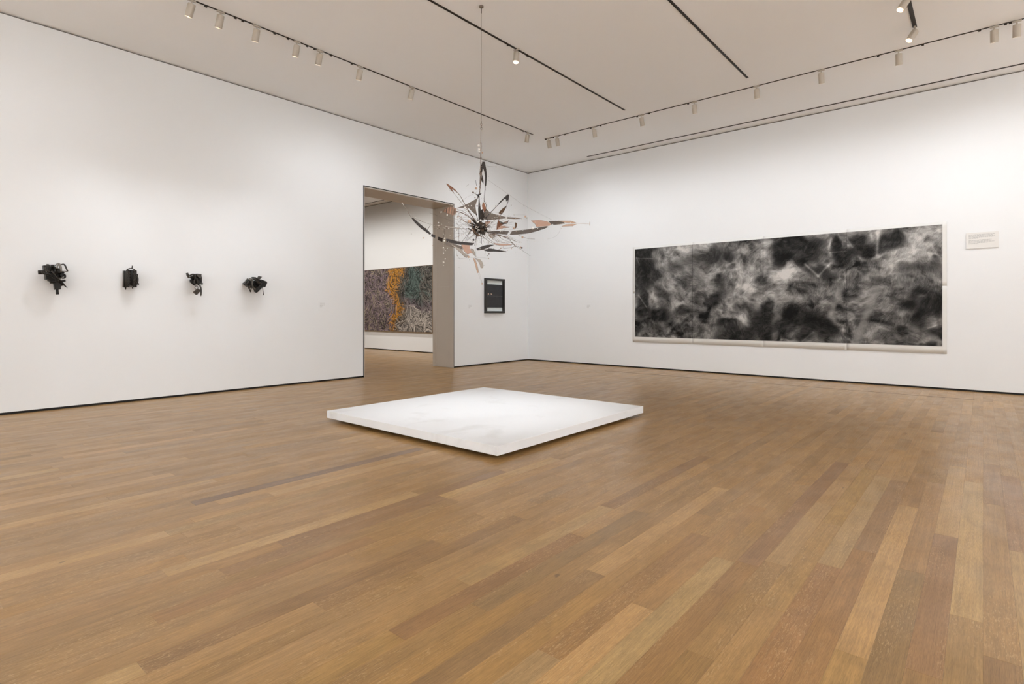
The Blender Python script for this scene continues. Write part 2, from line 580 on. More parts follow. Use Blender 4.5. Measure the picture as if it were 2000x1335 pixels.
# ------------------------------------------------------------------ ceiling tracks and lamps
def track(label, x0, y0, x1, y1, w, nubs=(), name='lighting_track', cat='lighting track', drop=.006):
    t = thing(name, label, cat, ((x0 + x1) / 2, (y0 + y1) / 2, ZC))
    hx, hy = abs(x1 - x0) / 2, abs(y1 - y0) / 2
    hx, hy = max(hx, w / 2), max(hy, w / 2)
    alongx = hx > hy
    bm = bmesh.new()
    # an open channel: two lips and a dark bed
    if alongx:
        add_box(bm, (-hx, -hy, -drop), (hx, -hy + w * .22, 0)); add_box(bm, (-hx, hy - w * .22, -drop), (hx, hy, 0)); add_box(bm, (-hx, -hy, -drop * .4), (hx, hy, 0))
    else:
        add_box(bm, (-hx, -hy, -drop), (-hx + w * .22, hy, 0)); add_box(bm, (hx - w * .22, -hy, -drop), (hx, hy, 0)); add_box(bm, (-hx, -hy, -drop * .4), (hx, hy, 0))
    link('channel', bm, M_TRACK, t)
    for q in nubs:
        qx, qy = (q - t.location.x, 0) if alongx else (0, q - t.location.y)
        bm = bmesh.new()
        a, c = (.013, .008) if alongx else (.008, .013)
        add_box(bm, (qx - a, qy - c, -.022), (qx + a, qy + c, -drop * .5), 0, .002)
        link('clip', bm, M_TRACK, t)
    return t


LY = [2.224, 2.509, 2.896, 3.374, 3.671, 4.249, 5.114, 7.741]
RX = [-6.112, -5.92, -5.134, -4.236, -3.358, -2.451, -1.634, -.788, .096, .284]
track('dark ceiling lighting track running along the wall of small black sculptures', -6.2, -3.2, -6.2, 7.9, .018, [2.36, 2.66, 2.74, 3.1, 3.26, 3.5, 3.6, 3.82, 4.12, 7.62])
track('dark ceiling track directly over the hanging sculpture with one glowing spotlight', -4.34, -2.6, -4.34, 7.89, .026, [5.04, 5.42])
track('empty dark ceiling track ending right of the glowing spotlight', -2.46, -2.6, -2.46, 7.89, .028)
track('short dark ceiling track between the two glaring spotlights', -.585, 2.6, -.585, 7.70, .040)
track('dark ceiling lighting track running along the wall of the charcoal drawing', -6.2, 8.25, 3.4, 8.25, .018, [-6.17, -6.0, -5.75, -5.2, -5.0, -4.31, -4.1, -3.45, -1.0, -.55, -.03, .19, .23])
track('plain dark air slot in the ceiling close to the charcoal drawing wall', -6.23, 9.74, X1 - .3, 9.74, .034, (), 'air_slot', 'air slot', .004)
track('dark air slot in the ceiling of the room beyond the doorway', XW + .3, 9.74, -8.9, 9.74, .034, (), 'air_slot', 'air slot', .004)
track('dark lighting track in the ceiling of the room beyond the doorway', XW + 1, 8.25, -8.9, 8.25, .018)


def lamp(label, x, y, aim, group, power, target, cone=125, lean=.36, deep=.034):
    """cylinder spotlight: track adapter, stem, cylinder head, lens"""
    t = thing('track_spotlight', label, 'spotlight', (x, y, ZC), 0, group)
    bm = bmesh.new()
    a, c = (.04, .010) if abs(aim[1]) > abs(aim[0]) else (.010, .04)
    add_box(bm, (-a, -c, -.020), (a, c, -.003), 0, .002)
    link('adapter', bm, M_LAMP, t)
    bm = bmesh.new()
    add_tube(bm, [(0, 0, -.018), (0, 0, -.062)], .0075, 10)
    link('stem', bm, M_LAMP, t)
    d = Vector((aim[0] * math.sin(lean), aim[1] * math.sin(lean), -math.cos(lean)))
    top = Vector((0, 0, -.055)) - d * .012
    bm = bmesh.new()
    R, Ln = .036, .136
    prof = [(0, R * .55), (.003, R * .93), (.008, R), (Ln - .002, R), (Ln, R * .985), (Ln, R * .9), (Ln - deep - .004, R * .86)]
    add_tube(bm, [top + d * z for z, r in prof], [r for z, r in prof], 24, cap=True)
    link('head', bm, M_LAMP, t)
    bm = bmesh.new()
    add_tube(bm, [top + d * (Ln - deep), top + d * (Ln - deep + .004)], [R * .85, R * .85], 20)
    link('lens', bm, M_LENS, t)['label'] = 'glowing lens'
    e = Vector((x, y, ZC)) + top + d * (Ln + .012)
    spot(e, target, power, cone)
    return t


lnames = ['top left, nearest the picture edge', 'second from the left on the sculpture-wall track', 'third from the left on the sculpture-wall track', 'left one of the close pair on the sculpture-wall track',
          'right one of the close pair on the sculpture-wall track', 'on the sculpture-wall track, above the doorway left edge', 'on the sculpture-wall track, above the doorway right half', 'last on the sculpture-wall track, near the room corner']
laim = [(-8, 1.417, 1.28, 52), (-8, 2.2, 1.28, 52), (-8, 2.9, 1.28, 52), (-8, 3.3, 1.8, 125), (-8, 3.70, 1.28, 52), (-8, 4.4, 1.5, 125), (-8, 5.2, 1.5, 125), (-8, 8.6, 1.5, 125)]
for y, ln, (ax, ay, az, cone), pw_ in zip(LY, lnames, laim, (2.2, 1.55, 1.55, .1, 1.95, .9, 1.8, 2.3)):
    d = Vector((ax + 6.2, ay - y, 0)).normalized()
    lamp('small off-white cylinder spotlight, ' + ln, -6.2, y, (d.x, d.y), 'spotlights on the sculpture-wall track', WALL_W * pw_, (ax, ay, az), cone)
rnames = ['leftmost on the drawing-wall track', 'second on the drawing-wall track, close beside the leftmost', 'third from the corner end of the drawing-wall track', 'fourth from the corner end of the drawing-wall track',
          'above the left part of the charcoal drawing', 'above the left middle of the charcoal drawing', 'above the right middle of the charcoal drawing', 'just below left of the two glaring lamps',
          'left one of the last pair by the picture edge', 'last at the right picture edge']
for x, ln in zip(RX, rnames):
    tx = x if x > -6 else -6.6
    lamp('small off-white cylinder spotlight, ' + ln, x, 8.25, (0, 1), 'spotlights on the drawing-wall track', WALL_W * 1.25, (tx, 10, 1.35), 125, .3)
lamp('glowing cylinder spotlight alone on the ceiling right of the sculpture cable', -4.34, 5.204, (.4, -.9), 'glowing spotlights over the room', ROOM_W, (-3.9, 4.2, .1), 44, .25, .006)
lamp('upper glaring spotlight at the top right by the picture top edge', -.59, 6.868, (-.7, -.7), 'glowing spotlights over the room', ROOM_W, (-3.9, 4.2, 1.6), 34, .6, .006)
lamp('lower glaring spotlight at the end of the short ceiling track', -.585, 7.70, (-.7, -.7), 'glowing spotlights over the room', ROOM_W, (-3.9, 4.2, .4), 34, .6, .006)

# ------------------------------------------------------------------ measured shapes (metres)
HUB = (-4.026, 4.230, 1.992)
BLADES = [
  ('grey', [(0.0709, -0.05, -0.0547), (0.168, 0.014, -0.0379), (0.3026, 0.1, -0.0278), (0.2849, 0.089, -0.0637), (0.168, 0.014, -0.0629), (0.0829, -0.042, -0.0684)]),
  ('grey', [(0.3356, 0.111, -0.0262), (0.4847, 0.177, -0.0012), (0.6159, 0.234, 0.0293), (0.7252, 0.28, 0.0546), (0.7226, 0.279, 0.0427), (0.6557, 0.251, 0.0123), (0.5238, 0.194, -0.0322), (0.3943, 0.137, -0.0556), (0.3102, 0.1, -0.0646)]),
  ('copper_pale', [(0.544, 0.22, 0.1049), (0.6297, 0.252, 0.1153), (0.723, 0.285, 0.1052), (0.7633, 0.3, 0.0826), (0.7498, 0.295, 0.0635), (0.6829, 0.271, 0.0506), (0.6059, 0.243, 0.0437), (0.5874, 0.236, 0.0725)]),
  ('grey', [(0.7396, 0.3, 0.1115), (0.8171, 0.317, 0.1169), (0.9111, 0.338, 0.1045), (0.9218, 0.34, 0.0943), (0.8573, 0.326, 0.0815), (0.7836, 0.31, 0.0724), (0.7663, 0.306, 0.0862)]),
  ('tan', [(0.8453, 0.34, 0.122), (0.9936, 0.369, 0.1268), (1.0506, 0.38, 0.1087), (1.0071, 0.372, 0.1033), (0.926, 0.356, 0.1074)]),
  ('tan', [(0.9321, 0.351, 0.0828), (1.0068, 0.368, 0.0922), (1.0585, 0.38, 0.094), (1.0136, 0.37, 0.0712), (0.8849, 0.34, 0.0613)]),
  ('gauze', [(0.0409, 0.056, 0.2226), (0.0903, 0.078, 0.1763), (0.1652, 0.112, 0.1507), (0.2728, 0.16, 0.1322), (0.2728, 0.16, 0.1219), (0.1652, 0.112, 0.1036), (0.0841, 0.075, 0.0874), (0.0286, 0.05, 0.0957), (0.036, 0.053, 0.1718)]),
  ('brown', [(0.2151, 0.16, 0.1424), (0.2727, 0.17, 0.1339), (0.3691, 0.187, 0.1316), (0.444, 0.2, 0.1235), (0.3691, 0.187, 0.12), (0.2727, 0.17, 0.1211)]),
  ('gauze', [(-0.2253, -0.12, 0.1796), (-0.1491, -0.082, 0.215), (-0.0237, -0.02, 0.3015), (-0.0466, -0.031, 0.231), (-0.0442, -0.03, 0.1816), (-0.0322, -0.024, 0.1205), (-0.0778, -0.046, 0.1538), (-0.1254, -0.07, 0.1927)]),
  ('copper', [(-0.3176, -0.3, 0.386), (-0.3068, -0.291, 0.3856), (-0.2763, -0.267, 0.3674), (-0.2344, -0.235, 0.3377), (-0.2154, -0.22, 0.3145), (-0.2631, -0.257, 0.3447), (-0.2686, -0.261, 0.3413), (-0.2488, -0.246, 0.3053), (-0.2763, -0.267, 0.3305), (-0.2981, -0.285, 0.3599)]),
  ('dark', [(0.289, 0.216, 0.3889), (0.3019, 0.22, 0.3858), (0.2994, 0.219, 0.3507), (0.2916, 0.217, 0.3205), (0.271, 0.211, 0.314), (0.271, 0.211, 0.3347), (0.2555, 0.206, 0.3415), (0.2144, 0.194, 0.3003), (0.1697, 0.18, 0.2526), (0.2016, 0.19, 0.2996), (0.2465, 0.203, 0.3474)]),
  ('brown', [(0.2729, 0.15, 0.2495), (0.2407, 0.162, 0.23), (0.2018, 0.183, 0.1978), (0.1926, 0.193, 0.1816), (0.204, 0.2, 0.17), (0.2403, 0.188, 0.1897)]),
  ('dark', [(0.025, 0.0, 0.6862), (0.0474, 0.0, 0.6862), (0.0617, 0.015, 0.6152), (0.0671, 0.033, 0.5319), (0.06, 0.05, 0.448), (0.0487, 0.05, 0.448), (0.0521, 0.033, 0.5319), (0.0427, 0.019, 0.5974), (0.028, 0.013, 0.627), (0.0175, 0.023, 0.5795), (0.0049, 0.024, 0.5736), (0.0082, 0.01, 0.6389)]),
  ('dark', [(0.0225, 0.0, 0.5489), (0.033, 0.013, 0.4897), (0.0326, 0.02, 0.46), (0.0131, 0.012, 0.4956)]),
  ('dark', [(-0.0107, -0.03, 0.2995), (-0.0, -0.021, 0.2329), (0.0142, -0.009, 0.1357), (0.0087, 0.0, 0.0686), (-0.0137, 0.0, 0.0686), (-0.0178, -0.015, 0.1844)]),
  ('copper', [(0.0338, -0.05, 0.2546), (0.0461, -0.049, 0.24), (0.0632, -0.044, 0.1914), (0.0519, -0.04, 0.1488), (0.0334, -0.042, 0.1731), (0.0237, -0.046, 0.2157)]),
  ('dark', [(0.0032, -0.056, 0.1644), (0.0281, -0.06, 0.1785), (0.0457, -0.041, 0.1052), (0.0352, -0.03, 0.0637), (0.0106, -0.033, 0.0756)]),
  ('copper_pale', [(0.0527, 0.02, 0.0594), (0.113, 0.08, 0.078), (0.0911, 0.058, 0.0493), (0.0599, 0.027, 0.0167)]),
  ('copper', [(0.2056, -0.1, 0.0877), (0.1975, -0.07, 0.0534), (0.2194, -0.052, 0.0329), (0.2937, -0.07, 0.0534), (0.2751, -0.057, 0.0383), (0.219, -0.033, 0.0111), (0.1722, 0.0, -0.0274), (0.1822, -0.049, 0.0296)]),
  ('copper_pale', [(0.2197, -0.067, 0.0057), (0.2624, -0.035, 0.0046), (0.3081, 0.0, -0.0025), (0.244, -0.049, -0.0161), (0.1774, -0.1, -0.0423)]),
  ('dark', [(0.2085, -0.12, 0.0403), (0.2445, -0.081, 0.0344), (0.2713, -0.052, 0.0416), (0.3008, -0.02, 0.069), (0.2872, -0.034, 0.0394), (0.2506, -0.074, 0.0232), (0.2205, -0.107, 0.0241)]),
  ('brown', [(0.3686, 0.1, 0.0661), (0.3877, 0.103, 0.0576), (0.3814, 0.115, 0.0175), (0.3649, 0.12, -0.0007)]),
  ('dark', [(-0.6438, -0.42, 0.0283), (-0.6264, -0.408, 0.0235), (-0.5692, -0.367, -0.0258), (-0.4951, -0.316, -0.0861), (-0.4715, -0.3, -0.111), (-0.4801, -0.306, -0.1201), (-0.5587, -0.36, -0.0668), (-0.6212, -0.404, -0.0061)]),
  ('dark', [(-0.4646, -0.298, -0.1131), (-0.4293, -0.28, -0.1272), (-0.4359, -0.283, -0.149), (-0.4679, -0.3, -0.1359)]),
  ('dark', [(-0.4034, -0.26, -0.1375), (-0.36, -0.255, -0.1499), (-0.3666, -0.24, -0.1839), (-0.4074, -0.248, -0.1657)]),
  ('dark', [(-0.3295, -0.22, -0.1489), (-0.2383, -0.173, -0.1668), (-0.192, -0.149, -0.1723), (-0.0557, -0.08, -0.1771), (-0.0747, -0.089, -0.198), (-0.1688, -0.137, -0.2013), (-0.2555, -0.181, -0.1922), (-0.3272, -0.219, -0.18)]),
  ('gauze', [(-0.3295, -0.24, -0.1851), (-0.2523, -0.212, -0.2031), (-0.1743, -0.183, -0.225), (-0.165, -0.18, -0.2524), (-0.2349, -0.205, -0.2385), (-0.3043, -0.231, -0.221), (-0.3295, -0.24, -0.2102)]),
  ('pale', [(-0.2782, -0.25, -0.2114), (-0.1875, -0.197, -0.2496), (-0.1588, -0.181, -0.2876), (-0.1044, -0.15, -0.3171), (-0.13, -0.164, -0.3343), (-0.1818, -0.194, -0.2926), (-0.2331, -0.224, -0.2442)]),
  ('copper_pale', [(-0.1746, -0.26, -0.215), (-0.0955, -0.219, -0.216), (-0.0943, -0.218, -0.2375), (-0.0805, -0.211, -0.2667), (-0.0596, -0.2, -0.2981), (-0.0851, -0.213, -0.2923), (-0.1151, -0.229, -0.3059), (-0.1449, -0.244, -0.2741)]),
  ('pale', [(-0.0813, -0.2, -0.2499), (-0.0573, -0.198, -0.2533), (-0.0418, -0.178, -0.2933), (-0.0333, -0.16, -0.3278), (-0.0614, -0.175, -0.299)]),
  ('pale', [(-0.043, -0.16, -0.34), (0.0028, -0.155, -0.3516), (0.0266, -0.145, -0.375), (0.0404, -0.13, -0.4126), (0.035, -0.12, -0.4363), (0.0155, -0.12, -0.4363), (0.0042, -0.137, -0.3962), (-0.0193, -0.15, -0.3633)]),
  ('tan', [(-0.0586, -0.18, -0.3419), (-0.0418, -0.177, -0.3513), (-0.0211, -0.161, -0.4128), (-0.0065, -0.141, -0.4866), (-0.02, -0.14, -0.489), (-0.0381, -0.161, -0.4128)]),
  ('dark', [(-0.0246, -0.2, -0.2475), (0.0515, -0.157, -0.2122), (0.1109, -0.124, -0.1997), (0.1541, -0.1, -0.1956), (0.1109, -0.124, -0.2168), (0.0871, -0.137, -0.2305), (0.0397, -0.164, -0.2494), (-0.0188, -0.197, -0.2591)]),
  ('dark', [(0.0527, -0.18, -0.2633), (0.1001, -0.158, -0.2427), (0.172, -0.126, -0.2488), (0.2753, -0.08, -0.2633), (0.2753, -0.08, -0.2682), (0.172, -0.126, -0.2671), (0.0882, -0.164, -0.2712)]),
  ('copper_pale', [(0.1468, -0.1, -0.1808), (0.2195, -0.06, -0.182), (0.3057, -0.013, -0.1788), (0.3306, 0.0, -0.1871), (0.2318, -0.053, -0.1985), (0.1709, -0.087, -0.1952)]),
  ('brown', [(-0.0514, -0.07, -0.0231), (-0.0372, -0.003, -0.0566), (-0.0028, 0.048, -0.0831), (-0.0287, 0.06, -0.0891), (-0.0666, 0.006, -0.0615), (-0.0754, -0.08, -0.0184)]),
  ('pale', [(0.0936, 0.0, -0.0749), (0.1322, 0.037, -0.0672), (0.1566, 0.06, -0.0765), (0.1481, 0.052, -0.1003), (0.1201, 0.025, -0.1089), (0.096, 0.002, -0.097)]),
  ('copper_pale', [(-0.3658, -0.169, 0.1316), (-0.3447, -0.193, 0.1537), (-0.3295, -0.2, 0.1597), (-0.339, -0.16, 0.1235)]),
  ('copper_pale', [(-0.3311, -0.166, 0.1225), (-0.323, -0.193, 0.1634), (-0.3017, -0.2, 0.173), (-0.3123, -0.16, 0.1138)]),
  ('copper_pale', [(-0.3058, -0.164, 0.1119), (-0.2957, -0.2, 0.1742), (-0.274, -0.2, 0.1742), (-0.2856, -0.16, 0.1053)]),
  ('copper_pale', [(-0.2793, -0.162, 0.1037), (-0.268, -0.2, 0.173), (-0.2514, -0.198, 0.1686), (-0.2626, -0.16, 0.0993)]),
  ('copper_pale', [(-0.2565, -0.16, 0.0993), (-0.2451, -0.2, 0.1658), (-0.2334, -0.197, 0.1604), (-0.2444, -0.16, 0.0993)]),
]
WIRES = [
  ('brown', [(-0.2335, -0.22, 0.3361), (-0.1901, -0.17, 0.2889), (-0.1336, -0.12, 0.1894), (-0.0884, -0.07, 0.1187), (-0.0449, -0.02, 0.0616)], 0.0019, 0.0050),
  ('brown', [(-0.2515, -0.22, 0.3109), (-0.2038, -0.153, 0.2559), (-0.1486, -0.087, 0.1895), (-0.0697, -0.02, 0.1026)], 0.0012, 0.0025),
  ('dark', [(0.1787, 0.18, 0.2642), (0.1268, 0.12, 0.1966), (0.0911, 0.06, 0.1478), (0.0586, -0.0, 0.0973)], 0.0025, 0.0056),
  ('grey', [(0.2943, 0.2, 0.3184), (0.2729, 0.15, 0.2431), (0.229, 0.1, 0.1612), (0.167, 0.05, 0.0957), (0.1185, 0.0, 0.0474)], 0.0037, 0.0019),
  ('dark', [(0.0555, 0.04, 0.4483), (0.0477, 0.02, 0.3661), (0.0399, 0.0, 0.272)], 0.0031, 0.0019),
  ('brown', [(0.0126, 0.02, 0.5789), (0.0067, 0.013, 0.4897), (-0.0029, 0.007, 0.4007), (-0.01, 0.0, 0.3468)], 0.0069, 0.0037),
  ('dark', [(0.0037, 0.0, 0.6113), (0.0008, 0.007, 0.5508), (0.0079, 0.015, 0.4901), (-0.0051, 0.022, 0.4293), (-0.003, 0.03, 0.3682)], 0.0037, 0.0025),
  ('grey', [(0.0051, 0.02, 0.6916), (0.0026, 0.02, 0.6165), (-0.0049, 0.02, 0.5601)], 0.0031, 0.0044),
  ('steel', [(0.0087, 0.0, 1.0604), (0.0075, 0.0, 0.9107), (0.0062, 0.0, 0.7485), (0.0037, 0.0, 0.5739), (0.0, 0.0, 0.4366), (-0.0062, 0.0, 0.3368)], 0.0019, 0.0031),
  ('brown', [(0.0112, 0.0, 0.8858), (0.01, 0.0, 0.7361), (0.0025, 0.0, 0.5614), (-0.0025, 0.0, 0.4491)], 0.0025, 0.0037),
  ('dark', [(-0.01, 0.0, 0.3468), (-0.0104, 0.007, 0.2883), (-0.0045, 0.013, 0.1896), (-0.0011, 0.02, 0.0657)], 0.0044, 0.0087),
  ('dark', [(-0.0825, 0.02, 0.2409), (-0.0506, 0.01, 0.164), (-0.0187, 0.0, 0.0624)], 0.0019, 0.0037),
  ('dark', [(0.0312, 0.0, 0.237), (0.025, 0.0, 0.1372), (0.0125, 0.0, 0.0499)], 0.0031, 0.0056),
  ('dark', [(-0.1517, -0.05, -0.1499), (-0.1179, -0.04, -0.0805), (-0.0789, -0.03, -0.017)], 0.0012, 0.0025),
  ('brown', [(0.0811, 0.0, -0.0749), (0.1675, 0.033, -0.1392), (0.2675, 0.067, -0.1564), (0.3369, 0.1, -0.1433)], 0.0019, 0.0012),
  ('brown', [(0.106, 0.0, -0.0686), (0.205, 0.04, -0.0843), (0.3052, 0.08, -0.099), (0.3687, 0.12, -0.1281)], 0.0025, 0.0019),
  ('brown', [(-0.0249, -0.1, -0.2544), (0.0709, -0.05, -0.2365), (0.1684, 0.0, -0.2433), (0.2425, 0.05, -0.2063)], 0.0019, 0.0019),
  ('steel', [(-0.2456, -0.1, 0.095), (-0.1559, 0.0, 0.0624), (-0.0629, 0.1, 0.0407)], 0.0012, 0.0019),
  ('brown', [(-0.2223, -0.15, 0.1351), (-0.1966, -0.1, 0.0828), (-0.127, -0.05, 0.0295), (-0.0561, 0.0, 0.0)], 0.0012, 0.0019),
  ('dark', [(0.043, -0.06, 0.2625), (0.061, -0.05, 0.2397), (0.0667, -0.04, 0.2045), (0.0601, -0.03, 0.1692), (0.0422, -0.02, 0.1337)], 0.0025, 0.0025),
  ('brown', [(-0.2423, -0.18, 0.1357), (-0.1933, -0.135, 0.1317), (-0.1361, -0.09, 0.1115), (-0.0903, -0.045, 0.0798), (-0.0499, 0.0, 0.0437)], 0.0037, 0.0031),
  ('brown', [(-0.2274, -0.16, 0.1599), (-0.1709, -0.113, 0.1478), (-0.101, -0.067, 0.1008), (-0.0299, -0.02, 0.0529)], 0.0012, 0.0019),
  ('steel', [(-0.7295, -0.42, 0.1673), (-0.7013, -0.41, 0.1228), (-0.6475, -0.4, 0.0294)], 0.0012, 0.0019),
  ('white', [(-0.7365, -0.42, 0.1765), (-0.7202, -0.42, 0.151)], 0.0031, 0.0031),
  ('steel', [(-0.6382, -0.4, 0.0434), (-0.5984, -0.333, 0.0231), (-0.5383, -0.267, 0.0068), (-0.4523, -0.2, -0.0125), (-0.3398, -0.133, -0.0241), (-0.212, -0.067, -0.0225), (-0.0911, 0.0, -0.0225)], 0.0009, 0.0019),
  ('pale', [(-0.3415, -0.22, -0.0289), (-0.2732, -0.185, -0.0307), (-0.2017, -0.15, -0.0315)], 0.0037, 0.0037),
  ('grey', [(-0.4701, -0.35, -0.0336), (-0.507, -0.3, -0.072)], 0.0019, 0.0025),
  ('dark', [(-0.3427, -0.25, -0.0502), (-0.3505, -0.225, -0.1064), (-0.3584, -0.2, -0.1535)], 0.0019, 0.0012),
  ('dark', [(-0.2054, -0.2, -0.0487), (-0.2039, -0.19, -0.1015), (-0.2061, -0.18, -0.1751)], 0.0022, 0.0012),
  ('dark', [(-0.0948, -0.05, -0.0386), (-0.1332, -0.125, -0.1107), (-0.1728, -0.2, -0.1812)], 0.0019, 0.0019),
  ('brown', [(-0.2355, -0.2, 0.0296), (-0.1904, -0.167, -0.0376), (-0.1203, -0.133, -0.1118), (-0.0592, -0.1, -0.1772)], 0.0009, 0.0009),
  ('dark', [(-0.0324, -0.02, -0.0901), (-0.0435, -0.04, -0.1424), (-0.0546, -0.06, -0.2006)], 0.0037, 0.0019),
  ('dark', [(-0.1402, -0.04, -0.0185), (-0.0906, -0.04, -0.0371), (-0.0535, -0.04, -0.0557)], 0.0025, 0.0050),
  ('brown', [(-0.0768, -0.06, 0.0279), (-0.0709, -0.057, -0.0334), (-0.0278, -0.053, -0.0823), (0.0214, -0.05, -0.1066)], 0.0050, 0.0050),
  ('dark', [(0.0087, 0.0, -0.0749), (0.0143, -0.01, -0.1261), (0.0161, -0.02, -0.1771)], 0.0037, 0.0019),
  ('white', [(-0.3547, -0.22, -0.1801), (-0.3583, -0.22, -0.2378), (-0.3583, -0.22, -0.3002)], 0.0009, 0.0009),
  ('steel', [(-0.0163, -0.14, -0.4866), (0.0252, -0.12, -0.5927)], 0.0006, 0.0006),
  ('steel', [(-0.0382, -0.14, -0.3502), (0.0301, -0.12, -0.5951)], 0.0006, 0.0006),
  ('brown', [(0.131, 0.0, -0.0649), (0.2422, 0.067, -0.0882), (0.3433, 0.133, -0.12), (0.4169, 0.2, -0.1371)], 0.0037, 0.0012),
  ('grey', [(0.1285, 0.0, -0.0561), (0.1425, 0.03, -0.0832), (0.1667, 0.06, -0.0916)], 0.0037, 0.0031),
  ('brown', [(0.0633, -0.02, -0.0901), (0.1181, 0.01, -0.1422), (0.1798, 0.04, -0.1697), (0.3053, 0.07, -0.1736), (0.3534, 0.1, -0.1687)], 0.0019, 0.0019),
  ('brown', [(0.3305, 0.08, -0.1496), (0.3535, 0.14, -0.16), (0.3717, 0.2, -0.1823)], 0.0044, 0.0031),
  ('steel', [(0.3534, 0.1, -0.1687), (0.3879, 0.13, -0.1842), (0.4394, 0.16, -0.196)], 0.0019, 0.0012),
  ('steel', [(0.3635, 0.1, -0.1814), (0.4461, 0.175, -0.2238), (0.5321, 0.25, -0.274)], 0.0016, 0.0009),
  ('brown', [(0.0198, -0.02, -0.0926), (0.0932, 0.01, -0.1459), (0.1572, 0.04, -0.176)], 0.0019, 0.0019),
  ('grey', [(0.1684, 0.0, -0.0649), (0.2428, 0.033, -0.0953), (0.299, 0.067, -0.116), (0.3432, 0.1, -0.156)], 0.0019, 0.0019),
  ('brown', [(0.1747, 0.0, -0.0749), (0.2425, 0.05, -0.1245), (0.3305, 0.1, -0.1471)], 0.0016, 0.0012),
  ('brown', [(0.2433, 0.0, -0.2221), (0.318, 0.05, -0.2088), (0.3813, 0.1, -0.1852)], 0.0025, 0.0019),
  ('brown', [(0.3945, 0.15, -0.0577), (0.4845, 0.167, -0.09), (0.5363, 0.183, -0.098), (0.5821, 0.2, -0.0984)], 0.0012, 0.0016),
  ('steel', [(0.8721, 0.3, 0.0525), (0.8583, 0.307, -0.0056), (0.8102, 0.313, -0.0572), (0.7252, 0.32, -0.0826)], 0.0006, 0.0006),
  ('tan', [(1.0545, 0.38, 0.102), (1.2048, 0.4, 0.0986)], 0.0012, 0.0012),
  ('tan', [(1.2088, 0.4, 0.1212), (1.2088, 0.4, 0.0799)], 0.0037, 0.0037),
  ('white', [(0.444, 0.2, 0.1235), (0.5256, 0.25, 0.1137), (0.6321, 0.3, 0.1233)], 0.0009, 0.0009),
  ('white', [(0.1656, 0.1, -0.0253), (0.3177, 0.14, -0.0143), (0.4848, 0.18, 0.007), (0.6023, 0.22, 0.0337), (0.7474, 0.26, 0.058), (0.9207, 0.3, 0.0892)], 0.0009, 0.0009),
  ('steel', [(0.0873, 0.0, 0.4928), (0.2737, 0.075, 0.3779), (0.4585, 0.15, 0.2635), (0.622, 0.225, 0.1899), (0.7764, 0.3, 0.1272)], 0.0006, 0.0006),
  ('steel', [(0.0643, 0.04, 0.653), (0.1673, 0.04, 0.6442)], 0.0006, 0.0006),
  ('steel', [(-0.0274, -0.02, 0.3699), (-0.0877, -0.08, 0.32), (-0.132, -0.14, 0.283), (-0.1993, -0.2, 0.2103)], 0.0006, 0.0006),
  ('grey', [(-0.0429, -0.05, 0.4809), (-0.031, -0.1, 0.4139)], 0.0019, 0.0019),
  ('brown', [(-0.0713, -0.05, 0.3572), (-0.0374, 0.0, 0.3431)], 0.0031, 0.0019),
  ('steel', [(-0.2499, -0.2, -0.3535), (-0.1447, -0.133, -0.3374), (-0.0517, -0.067, -0.3222), (0.0911, 0.0, -0.3281)], 0.0006, 0.0006),
  ('steel', [(-0.2355, -0.2, -0.2475), (-0.2199, -0.175, -0.3172), (-0.1919, -0.15, -0.3511)], 0.0006, 0.0006),
  ('brown', [(-0.1425, -0.16, -0.2975), (-0.106, 0.0, -0.3119)], 0.0019, 0.0019),
  ('steel', [(0.3559, 0.1, 0.1473), (0.4788, 0.2, 0.1622), (0.5009, 0.3, 0.1482)], 0.0006, 0.0006),
  ('dark', [(0.0437, 0.0, 0.1123), (0.0802, 0.02, 0.0782), (0.0768, 0.04, 0.0564)], 0.0031, 0.0019),
  ('steel', [(-0.1418, -0.02, 0.4259), (-0.1185, 0.0, 0.4491)], 0.0012, 0.0012),
  ('grey', [(-0.2334, -0.1, 0.1502), (-0.1496, -0.075, 0.1609), (-0.0775, -0.05, 0.1037)], 0.0009, 0.0009),
]
